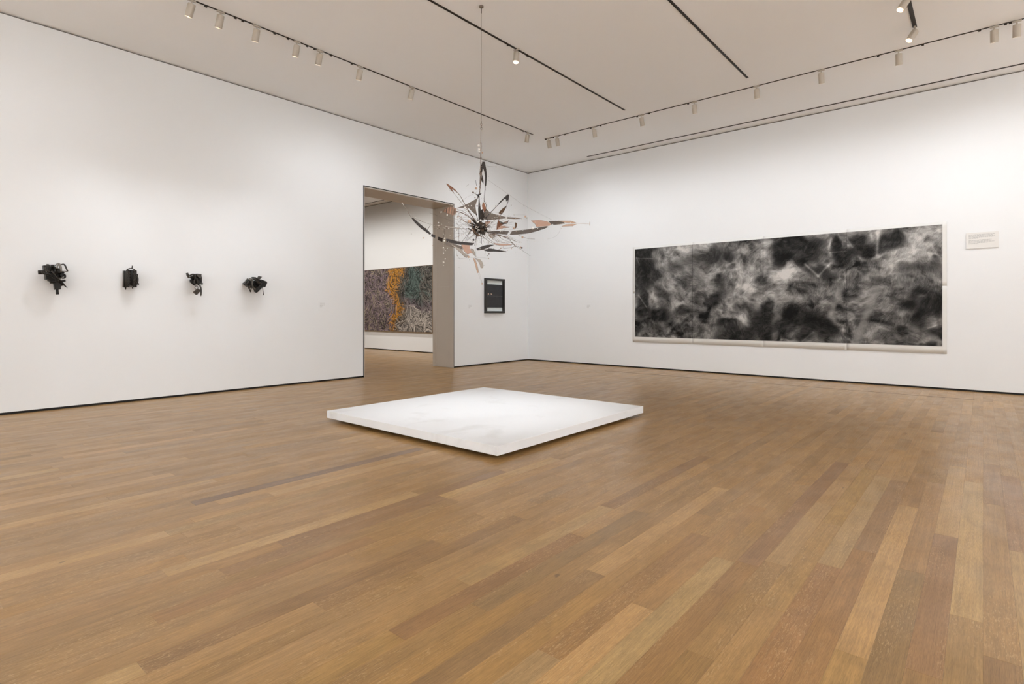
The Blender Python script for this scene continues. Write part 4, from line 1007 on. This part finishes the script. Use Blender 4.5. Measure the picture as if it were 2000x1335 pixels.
# ------------------------------------------------------------------ charcoal drawing on eight sheets
def charcoal():
    nx, ny = 860, 312
    vv, uu = np.mgrid[0:ny, 0:nx]
    u, v = uu / (nx - 1), vv / (ny - 1)
    X, Y = u * 4.83, v * 1.735
    wx, wy = fbm(X * 1.3, Y * 1.3, 3) - .5, fbm(X * 1.3 + 40, Y * 1.3, 5) - .5
    U2, V2 = u + .055 * wx, v + .14 * wy
    wx2, wy2 = fbm(X * 5, Y * 5, 13) - .5, fbm(X * 5 + 40, Y * 5, 15) - .5
    U2, V2 = U2 + .02 * wx2, V2 + .055 * wy2
    cloud = fbm(X * 2.3 + wx * 2, Y * 2.6 + wy * 2, 21, 6)
    fine = fbm(X * 7 + wx * 4, Y * 9 + wy * 4, 27, 5)
    dark = np.zeros_like(u)
    keep = np.ones_like(u)
    for (a, b_, ru, rv, s) in CHARCOAL_DARK:
        r2 = ((U2 - a) / ru) ** 2 + ((V2 - b_) / rv) ** 2
        keep = keep * (1 - s * .97 * np.exp(-np.minimum(r2, 40) ** 1.6 * .42))
    dark = 1 - keep
    lite = np.zeros_like(u)
    for (a, b_, ru, rv, s) in CHARCOAL_LIGHT:
        r2 = ((U2 - a) / ru) ** 2 + ((V2 - b_) / rv) ** 2
        lite = np.maximum(lite, s * np.exp(-np.minimum(r2, 40)))
    ang = 2.4 * (fbm(X * 1.6, Y * 1.6, 31, 3) - .5) * 2 + .75
    ang = ang + 2.6 * dark * (fbm(X * 3.5, Y * 3.5, 35, 2) - .5)
    hair = lic(np.random.RandomState(4).rand(ny, nx), ang, 5)
    hair = (hair - hair.mean()) / hair.std()
    rnd2 = (np.random.RandomState(9).rand(ny, nx) > .975).astype(float)
    hair2 = lic(rnd2, ang + .3, 8)
    hair2 = np.clip(hair2 / hair2.max() * 1.6, 0, 1)
    edge = fbm(X * 14 + wx * 5, Y * 16 + wy * 5, 41, 4)
    mix_ = np.clip((dark - .28 + .9 * (fine - .5) + .5 * (edge - .5)) / .52, 0, 1) * .93
    t_ = .50 + .95 * (cloud - .5) + .62 * (fine - .5) + .30 * (edge - .5) + .30 * lite
    t_ = t_ * (1 - np.clip(mix_, 0, 1)) + (.155 + .28 * (fine - .5) + .16 * (edge - .5) + .42 * lite * np.clip(fine + .2, 0, 1)) * np.clip(mix_, 0, 1)
    t_ = t_ + hair * (.026 * (1 - dark) + .012 * dark) * (.3 + 1.6 * np.clip(edge, 0, 1)) - .12 * hair2 * (1 - mix_) + .10 * hair2 * mix_
    for (p, q, w_, s) in CHARCOAL_LINES:
        ax, ay, bx, by = p[0] * 4.83, p[1] * 1.735, q[0] * 4.83, q[1] * 1.735
        L2 = (bx - ax) ** 2 + (by - ay) ** 2
        t = np.clip(((X - ax) * (bx - ax) + (Y - ay) * (by - ay)) / L2, 0, 1)
        dd = np.hypot(X - ax - t * (bx - ax), Y - ay - t * (by - ay))
        m_ = 1 / (1 + np.exp(np.minimum((dd - w_) / (w_ * .22 + .003), 60)))
        if .19 < s < .25:
            t_ = t_ * (1 - .7 * m_) + (.60 + .25 * (fine - .5)) * .7 * m_
        else:
            t_ = t_ + .8 * s * m_ * (.2 + 1.2 * fine)
    val = np.clip(t_ * .93 - .02, .11, .80) ** 2.2
    for xs_ in (-4.095, -2.857, -1.622):
        k_ = int(round((xs_ + 5.274) / 4.831 * (nx - 1)))
        val[:, k_ - 1:k_ + 1] *= .55
    k_ = int(round((1.474 - .615) / 1.735 * (ny - 1)))
    val[k_, :] *= .75
    return np.stack([val * 1.0, val * .955, val * .90], -1)


draw = thing('charcoal_drawing', 'very large dark charcoal drawing on eight unframed paper sheets on the right wall', 'drawing', (-5.322, 9.9965, .511))
art = charcoal()
ny, nx = art.shape[:2]
xs = [-5.322, -4.095, -2.857, -1.622, -.390]
zs = [.511, 1.474, 2.393]
ax0, ax1, az0, az1 = -5.274, -.443, .615, 2.350
for j in range(2):
    for i in range(4):
        # the sheet of paper, slightly cockled at its lower edge
        w_, h_ = xs[i + 1] - xs[i] - .0002, zs[j + 1] - zs[j] - .0002
        n_u, n_v = 26, 14
        uu, vv = np.meshgrid(np.linspace(0, 1, n_u), np.linspace(0, 1, n_v))
        rel = .0015 + .0008 * i * 0 + (.007 * (1 - vv) ** 5 * (.5 + .5 * np.sin(uu * 5 + i * 1.7)) if j == 0 else .0 * uu)
        cp = np.ones((n_v, n_u, 3)) * np.array([.74, .725, .69])
        sh = picture_mesh('paper_sheet', cp, w_, h_, M_PAPER, draw, (xs[i] - draw.location.x, 0, zs[j] - draw.location.z), (1, 0, 0), (0, -1, 0), rel)
        m_ = sh.modifiers.new('thickness', 'SOLIDIFY')
        m_.thickness = .0006
        # charcoal area of this sheet, following its cockle
        a, c = max(xs[i], ax0), min(xs[i + 1] - .0002, ax1)
        e, f_ = max(zs[j], az0), min(zs[j + 1] - .0002, az1)
        i0, i1 = round((a - ax0) / (ax1 - ax0) * (nx - 1)), round((c - ax0) / (ax1 - ax0) * (nx - 1))
        j0, j1 = round((e - az0) / (az1 - az0) * (ny - 1)), round((f_ - az0) / (az1 - az0) * (ny - 1))
        sub = art[j0:j1 + 1, i0:i1 + 1]
        su, sv = np.meshgrid(np.linspace((a - xs[i]) / w_, (c - xs[i]) / w_, sub.shape[1]), np.linspace((e - zs[j]) / h_, (f_ - zs[j]) / h_, sub.shape[0]))
        rel = .0032 + (.007 * (1 - sv) ** 5 * (.5 + .5 * np.sin(su * 5 + i * 1.7)) if j == 0 else .0 * su)
        picture_mesh('charcoal_layer', sub, c - a, f_ - e, M_CHARCOAL, sh, (a - draw.location.x, 0, e - draw.location.z), (1, 0, 0), (0, -1, 0), rel)

# ------------------------------------------------------------------ large painting in the next room (a plain stand-in)
def oil():
    nx, ny = 460, 262
    vv, uu = np.mgrid[0:ny, 0:nx]
    u, v = uu / nx, vv / ny
    img = np.zeros((ny, nx, 3)) + np.array([.060, .052, .055])
    r = np.random.RandomState(12)

    def n2(a, b_, f, sd):
        return fbm(np.array([[a * f]]), np.array([[b_ * f * .57]]), sd, 2)[0, 0] - .5

    def zone(a, b_):
        a2 = a + .16 * n2(a, b_, 9, 50) + r.normal(0, .012)
        b2 = b_ + .20 * n2(a, b_, 8, 60) + r.normal(0, .03)
        g_ = r.uniform(.35, 1.45)
        mid = .50 + .035 * math.sin(b_ * 7) - (.03 if b_ < .3 else 0)
        if abs(a2 - mid) < (.062 if b_ > .3 else .035) and r.rand() < .85:
            return np.array([.62, .29, .05]) * r.uniform(.55, 1.15)
        if a2 < mid:
            return np.array([.235, .175, .19]) * g_ if r.rand() < .80 else np.array([.34, .29, .19]) * g_
        if a2 < mid + .12 and r.rand() < .75:
            return np.array([.155, .12, .085]) * g_
        if b2 < .34:
            return np.array([.46, .41, .36]) * g_
        if b2 < .46:
            return np.array([.19, .155, .16]) * g_
        return (np.array([.105, .14, .125]) if abs(a2 - .76) < .08 or r.rand() < .2 else np.array([.16, .145, .125])) * g_
    for k in range(7000):
        a, b_ = r.rand(), r.rand()
        th = math.pi * 3.2 * fbm(np.array([[a * 11.0]]), np.array([[b_ * 6.0]]), 70, 1)[0, 0] + r.normal(0, .10)
        L_, wd = r.uniform(10, 24), r.uniform(.5, 1.15)
        c = zone(a, b_)
        cx_, cy_ = a * nx, b_ * ny
        x0, x1 = int(max(cx_ - L_ - 3, 0)), int(min(cx_ + L_ + 3, nx))
        y0, y1 = int(max(cy_ - L_ - 3, 0)), int(min(cy_ + L_ + 3, ny))
        if x1 <= x0 or y1 <= y0:
            continue
        sx, sy = uu[y0:y1, x0:x1] - cx_, vv[y0:y1, x0:x1] - cy_
        al, ac = sx * math.cos(th) + sy * math.sin(th), -sx * math.sin(th) + sy * math.cos(th)
        m_ = np.clip((L_ - np.abs(al)) / 3, 0, 1) * np.clip(wd + .5 - np.abs(ac), 0, 1)
        if k % 3 == 0:
            c = c * .12
        img[y0:y1, x0:x1] = img[y0:y1, x0:x1] * (1 - m_[..., None]) + c * m_[..., None]
    return img


pnt = thing('abstract_painting', 'wide dark abstract painting with an orange streak beyond the doorway', 'painting', (-14.43, 9.995, .553))
pw, ph = 3.21, 1.815
box('stretcher', (0, -.060, 0), (pw, 0, ph), M_WOODEDGE, pnt)['label'] = 'narrow brown wooden edge'
picture_mesh('canvas', oil(), pw - .02, ph - .02, M_OIL, pnt, (.01, -.0615, .01), (1, 0, 0), (0, -1, 0))

# ------------------------------------------------------------------ small black-framed work by the corner
fr = thing('framed_work', 'small upright black-framed dark work between doorway and room corner', 'framed picture', (X0, 8.83, 1.081))
fw_, fh_, fd, ft = .612, .739, .055, .044
for lo, hi in [((0, -fw_ / 2, 0), (fd, fw_ / 2, ft)), ((0, -fw_ / 2, fh_ - ft), (fd, fw_ / 2, fh_))]:
    box('frame_rail', lo, hi, M_FRAME, fr, .004)
for lo, hi in [((0, -fw_ / 2, ft), (fd, -fw_ / 2 + ft, fh_ - ft)), ((0, fw_ / 2 - ft, ft), (fd, fw_ / 2, fh_ - ft))]:
    box('frame_stile', lo, hi, M_FRAME, fr, .004)
box('mount', (.002, -fw_ / 2 + ft, ft), (.012, fw_ / 2 - ft, fh_ - ft), M_MAT, fr)['label'] = 'pale blue-grey mount showing above and below'
zt, zb = fh_ - .126, .118
box('dark_sheet', (.014, -fw_ / 2 + ft + .002, (zt + zb) / 2 + .002), (.024, fw_ / 2 - ft - .002, zt), M_SLATE, fr)
box('dark_sheet', (.014, -fw_ / 2 + ft + .002, zb), (.024, fw_ / 2 - ft - .002, (zt + zb) / 2 - .001), M_SLATE, fr)
for yy, zz, r_ in ((-.198, .405, .020), (-.112, .408, .013), (-.092, .398, .011)):
    bm = bmesh.new()
    add_ball(bm, (.026, yy, zz), r_, 2, 0, (.25, 1, 1))
    link('pale_spot', bm, M_GOLD, fr)['label'] = 'small pinkish-gold spot'

# ------------------------------------------------------------------ labels on the walls
def text_lines(rows, w, h, rngk):
    """greeked print: rows of short dashes, too small to read in the photograph"""
    bm = bmesh.new()
    rr = random.Random(rngk)
    for (z, x_end) in rows:
        x = 0
        while x < x_end - .002:
            L_ = min(rr.uniform(.008, .028) * w / .3, x_end - x)
            add_box(bm, (x, -.0004, z), (x + L_, 0, z + h))
            x += L_ + .004 * w / .3
    return bm


pan = thing('wall_text_panel', 'small white printed text panel to the right of the charcoal drawing', 'text panel', (-.180, 10.0, 1.982))
box('board', (0, -.014, 0), (.342, 0, .217), M_BOARD, pan, .001)
rows = [(.185 - .0125 * k, e) for k, e in enumerate((.272, .255, .272, .26, .10))] + [(.110 - .0125 * k, e) for k, e in enumerate((.24, .235, .275, .24, .10))]
tx = link('printed_text', text_lines(rows, .3, .0052, 3), M_INK, pan)
tx.location = (.028, -.0142, 0)


def small_label(label, loc, rotz, k):
    t = thing('wall_label', label, 'wall label', loc, rotz)
    box('card', (-.10, -.003, -.075), (.10, 0, .075), M_WALL, t, .0006)
    ends = [(.045, .085), (.034, .078), (.018, .085), (.007, .05), (-.003, .045), (-.014, .04)]
    x = link('printed_text', text_lines(ends, .2, .005, k), M_INK_FAINT, t)
    x.location = (-.085, -.0032, 0)


small_label('tiny white wall label left of the doorway', (X0, 4.82, 1.195), math.pi / 2, 1)
small_label('tiny white wall label between the doorway and the framed work', (X0, 8.15, 1.195), math.pi / 2, 2)
small_label('tiny white wall label on the right wall near the room corner', (-6.31, 10.0, 1.20), 0, 3)

# ------------------------------------------------------------------ welded steel pieces on the left wall
MS = {'black': material('blackened_steel', (.014, .0125, .011), rough=.42, metallic=.6, spec=.6, var=.5, scale=30, bump=.5, bump_scale=90),
      'steel': material('dark_oiled_steel', (.055, .049, .043), rough=.32, metallic=.7, spec=.6, var=.4, scale=30, bump=.4, bump_scale=70),
      'shine': material('worn_bright_steel', (.20, .19, .175), rough=.3, metallic=.8, spec=.6, var=.25, scale=30),
      'rust': material('brown_rusted_steel', (.045, .034, .024), rough=.6, metallic=.4, var=.5, scale=40, bump=.6, bump_scale=90)}
PART_NAMES = {'poly': 'steel_plate', 'rod': 'steel_rod', 'ring': 'steel_ring', 'lump': 'steel_block', 'chain': 'chain'}
piece_labels = ['leftmost small black welded steel wall sculpture, the widest, with a pipe pointing down', 'small upright black steel wall sculpture with two vertical chains, second from the left',
                'small black steel wall sculpture with a hanging square padlock-like block', 'rightmost small black steel wall sculpture, angular plates and a thin hanging rod']
rs = random.Random(5)
for (y0, z0, items), lab in zip(WALL_PIECES, piece_labels):
    t = thing('steel_wall_sculpture', lab, 'sculpture', (X0, y0, z0), 0, 'small steel sculptures on the left wall')
    for it in items:
        bm = bmesh.new()
        if it[0] == 'poly':
            prism(bm, it[2], (1, 0, 0), it[3])
            bmesh.ops.bevel(bm, geom=[e for e in bm.edges if len(e.link_faces) == 2 and e.calc_face_angle(0) > .5], offset=min(.003, it[3] * .25), segments=1, affect='EDGES')
        elif it[0] == 'rod':
            pts = smooth_path(it[2], 3)
            n0 = len(it[3])
            rad = [float(np.interp(k / (len(pts) - 1) * (n0 - 1), range(n0), it[3])) for k in range(len(pts))]
            add_tube(bm, pts, rad, 10)
        elif it[0] == 'ring':
            c = Vector(it[2])
            pts = [c + Vector((0, math.cos(a) * it[3], math.sin(a) * it[3])) for a in np.linspace(0, 2 * math.pi, 17)]
            add_tube(bm, pts, it[4], 8)
        elif it[0] == 'lump':
            # a clump of short offcuts welded together
            c = Vector(it[2])
            big = max(it[3], it[4]) > .03
            ru, rv = it[3], it[4]
            for k in range(9 if big else 1):
                o_ = Vector((rs.uniform(-.6, .5) * min(ru, .05), rs.uniform(-.5, .5) * ru, rs.uniform(-.5, .5) * rv)) if big else Vector((0, 0, 0))
                s_ = (ru + rv) * .5 * (rs.uniform(.42, .66) if big else .9)
                q = bmesh.ops.create_cube(bm, size=1)
                R_ = Quaternion((rs.gauss(0, 1), rs.gauss(0, 1), rs.gauss(0, 1), rs.gauss(0, 1))).normalized().to_matrix()
                for v in q['verts']:
                    v.co = c + o_ + R_ @ Vector((v.co.x * s_ * .8, v.co.y * s_ * rs.uniform(.95, 1.05), v.co.z * s_ * 1.15))
            for v in bm.verts:
                v.co.x = max(v.co.x, .004)
            bmesh.ops.bevel(bm, geom=bm.edges[:], offset=.003, segments=1, affect='EDGES')
        elif it[0] == 'chain':
            a, b_ = Vector(it[2]), Vector(it[3])
            nl = 11
            for k in range(nl):
                c = a.lerp(b_, (k + .5) / nl)
                hl = (a - b_).length / nl * .72
                pts = []
                for q in np.linspace(0, 2 * math.pi, 13):
                    s_ = math.cos(q) * it[4] * .8
                    off = Vector((s_ * .5, s_, 0)) if k % 2 else Vector((s_ * .8, -s_ * .6, 0))
                    pts.append(c + off + Vector((0, 0, math.sin(q) * hl)))
                add_tube(bm, pts, it[4] * .27, 6)
        # every piece is tied back to the wall bracket
        link(PART_NAMES[it[0]], bm, MS[it[1]], t)
    bm = bmesh.new()
    add_box(bm, (.0, -.05, -.05), (.09, .05, .05), 0, .004)
    link('wall_bracket', bm, MS['black'], t)

# ------------------------------------------------------------------ hanging sculpture
MH = {'grey': material('dark_grey_gauze', srgb(84, 75, 67), rough=.7, var=.12, scale=30),
      'gauze': material('mid_grey_gauze', srgb(112, 102, 93), rough=.75, var=.10, scale=40),
      'pale': material('pale_grey_gauze', srgb(178, 170, 160), rough=.7, var=.08, scale=40),
      'tan': material('tan_gauze', srgb(190, 160, 138), rough=.6, var=.08, scale=40),
      'brown': material('brown_bronze', srgb(104, 80, 60), rough=.5, metallic=.3, var=.2, scale=40),
      'copper': material('copper_mesh', srgb(136, 90, 66), rough=.5, metallic=.3, var=.12, scale=60),
      'copper_pale': material('pale_copper_mesh', srgb(172, 138, 120), rough=.6, metallic=.1, var=.10, scale=60),
      'dark': material('dark_porcelain', srgb(40, 32, 27), rough=.4, metallic=.3, var=.3, scale=40),
      'steel': material('dull_wire', srgb(120, 106, 94), rough=.45, metallic=.3, var=.2, scale=40),
      'white': material('white_porcelain', srgb(232, 228, 222), rough=.25, var=.02)}
hs = thing('hanging_sculpture', 'starburst sculpture of wire, dark sails, copper tips and white beads hanging on a cable', 'sculpture', HUB, YAW)
WIRE_OF = {'grey': 'dark', 'gauze': 'steel', 'pale': 'steel', 'tan': 'steel', 'brown': 'dark', 'copper': 'brown', 'copper_pale': 'steel', 'dark': 'dark'}
for (c, pts) in BLADES:
    bm = bmesh.new()
    if len(pts) > 6:
        # ease the cut outline between its measured points
        q = [Vector(p) for p in pts]
        m_ = len(q)
        eased = []
        for i in range(m_):
            p0, p1, p2, p3 = q[i - 1], q[i], q[(i + 1) % m_], q[(i + 2) % m_]
            sharp = (p1 - p0).angle(p2 - p1, 0) > 1.2 or (p2 - p1).angle(p3 - p2, 0) > 1.2
            eased.append(p1)
            if not sharp and (p2 - p1).length > .02:
                for s_ in (1 / 3, 2 / 3):
                    eased.append(.5 * ((2 * p1) + (-p0 + p2) * s_ + (2 * p0 - 5 * p1 + 4 * p2 - p3) * s_ ** 2 + (-p0 + 3 * p1 - 3 * p2 + p3) * s_ ** 3))
        pts = eased
    prism(bm, pts, (0, 1, 0), .004)
    loop = [Vector(p) for p in pts] + [Vector(pts[0])]
    add_tube(bm, loop, .0021, 6, 1, cap=False)
    link('sail', bm, [MH[c], MH[WIRE_OF[c]]], hs)
# ribs across the big sails
for (c, pts, r0, r1) in WIRES:
    bm = bmesh.new()
    P = smooth_path(pts, 4)
    n_ = len(P)
    add_tube(bm, P, [r0 + (r1 - r0) * k / max(n_ - 1, 1) for k in range(n_)], 6)
    link('wire', bm, MH[c], hs)
for (c, p, r_) in BEADS:
    bm = bmesh.new()
    add_ball(bm, p, r_, 2)
    link('bead', bm, MH[c], hs)
# core: a knot of dark knobs, prongs and eyes
rh = random.Random(21)
for k in range(58):
    bm = bmesh.new()
    d = Vector((rh.gauss(0, 1), rh.gauss(0, .8), rh.gauss(0, 1))).normalized()
    c = Vector((.004, 0, -.004)) + Vector((d.x * .066, d.y * .06, d.z * .062)) * rh.uniform(.2, 1)
    add_ball(bm, c, rh.uniform(.014, .027), 2, 0, (rh.uniform(.7, 1.2), 1, rh.uniform(.7, 1.2)))
    link('knob', bm, MH['dark' if k % 5 else 'brown'], hs)
for k in range(36):
    bm = bmesh.new()
    a = rh.uniform(0, 2 * math.pi)
    d = Vector((math.cos(a), rh.uniform(-.5, .5), math.sin(a))).normalized()
    L_ = rh.uniform(.08, .15)
    add_tube(bm, [d * .03, d * L_ * .7, d * L_], [.009, .004, .001], 6)
    link('prong', bm, MH['dark'], hs)
for (x, z, r_) in ((.016, .03, .010), (-.034, -.012, .011), (.03, -.035, .008), (.04, .01, .007), (-.012, -.04, .008)):
    bm = bmesh.new()
    add_tube(bm, [(x + math.cos(q) * r_, -.062, z + math.sin(q) * r_) for q in np.linspace(0, 2 * math.pi, 15)], .0028, 6)
    link('eyelet', bm, MH['white' if x < 0 else 'brown'], hs)
# small upper knot on the stem
for k in range(9):
    bm = bmesh.new()
    d = Vector((rh.gauss(0, 1), rh.gauss(0, 1), rh.gauss(0, .7))).normalized()
    c0 = Vector((-.018, 0, .335))
    add_tube(bm, [c0, c0 + d * rh.uniform(.02, .045)], [.010, .002], 6)
    link('prong', bm, MH['dark'], hs)
# fine radiating wires with tiny beads
for k in range(64):
    a = rh.uniform(0, 2 * math.pi)
    z = math.sin(a) * (.42 if math.sin(a) < 0 else .30)
    reach = rh.uniform(.14, .50)
    d = Vector((math.cos(a), rh.uniform(-.9, .9), z)).normalized()
    o0 = Vector((rh.gauss(0, .05), rh.gauss(0, .05), rh.gauss(0, .045)))
    bend = Vector((rh.gauss(0, .035), rh.gauss(0, .04), rh.gauss(0, .03)))
    e = o0 + d * reach
    P = smooth_path([o0, o0 + d * reach * .5 + bend, e + bend * rh.uniform(-1, 1)], 4)
    bm = bmesh.new()
    add_tube(bm, P, .0007, 5)
    link('wire', bm, MH['steel' if k % 3 else 'brown'], hs)
bm = bmesh.new()
for k in range(430):
    a = rh.uniform(0, 2 * math.pi)
    rr_ = abs(rh.gauss(0, .25)) + .05
    p = Vector((math.cos(a) * rr_ * 1.15, rh.gauss(0, .14), math.sin(a) * rr_ * .55 - .04))
    add_ball(bm, p, rh.choice((.0018, .0022, .003, .0042)), 1, rh.choice((0, 0, 0, 1, 2)))
for (c, pts, r0, r1) in WIRES[:30]:      # beads threaded along the heavier wires
    P = smooth_path(pts, 5)
    for p in P:
        if rh.random() < .75:
            q = Vector(p) + Vector((rh.gauss(0, .006), rh.gauss(0, .006), rh.gauss(0, .006)))
            add_ball(bm, q, rh.choice((.002, .003, .004)), 1, rh.choice((0, 1, 2)))
for (c, pts) in BLADES:
    for p in pts:
        if rh.random() < .5:
            q = Vector(p) + Vector((rh.gauss(0, .008), rh.gauss(0, .008), rh.gauss(0, .008)))
            add_ball(bm, q, rh.choice((.002, .003)), 1, rh.choice((0, 1, 2)))
sb = link('tiny_beads', bm, [MH['white'], MH['tan'], MH['brown']], hs)
sb['kind'] = 'stuff'
# suspension
ztop = ZC - HUB[2]
tx0 = (940 - 937.6) / 1085 * 5.83
bm = bmesh.new()
add_tube(bm, [(tx0, 0, ztop), (tx0, 0, ztop - .012), (tx0, 0, ztop - .02)], [.024, .024, .010], 18)
link('ceiling_plate', bm, MH['steel'], hs)
bm = bmesh.new()
add_tube(bm, [(tx0, 0, ztop - .015), (tx0, 0, 1.11)], .0019, 6)
link('cable', bm, MH['steel'], hs)
bm = bmesh.new()
add_tube(bm, [(tx0, 0, ztop - .02), (tx0, 0, ztop - .075)], .004, 8)
link('ferrule', bm, MH['dark'], hs)
for k in range(4):
    bm = bmesh.new()
    zc_ = 1.10 - k * .022
    P = [(tx0 + math.cos(q) * .007 * (1 if k % 2 else .2), math.cos(q) * .007 * (.2 if k % 2 else 1), zc_ + math.sin(q) * .015) for q in np.linspace(0, 2 * math.pi, 13)]
    add_tube(bm, P, .0022, 6)
    link('chain_link', bm, MH['steel'], hs)
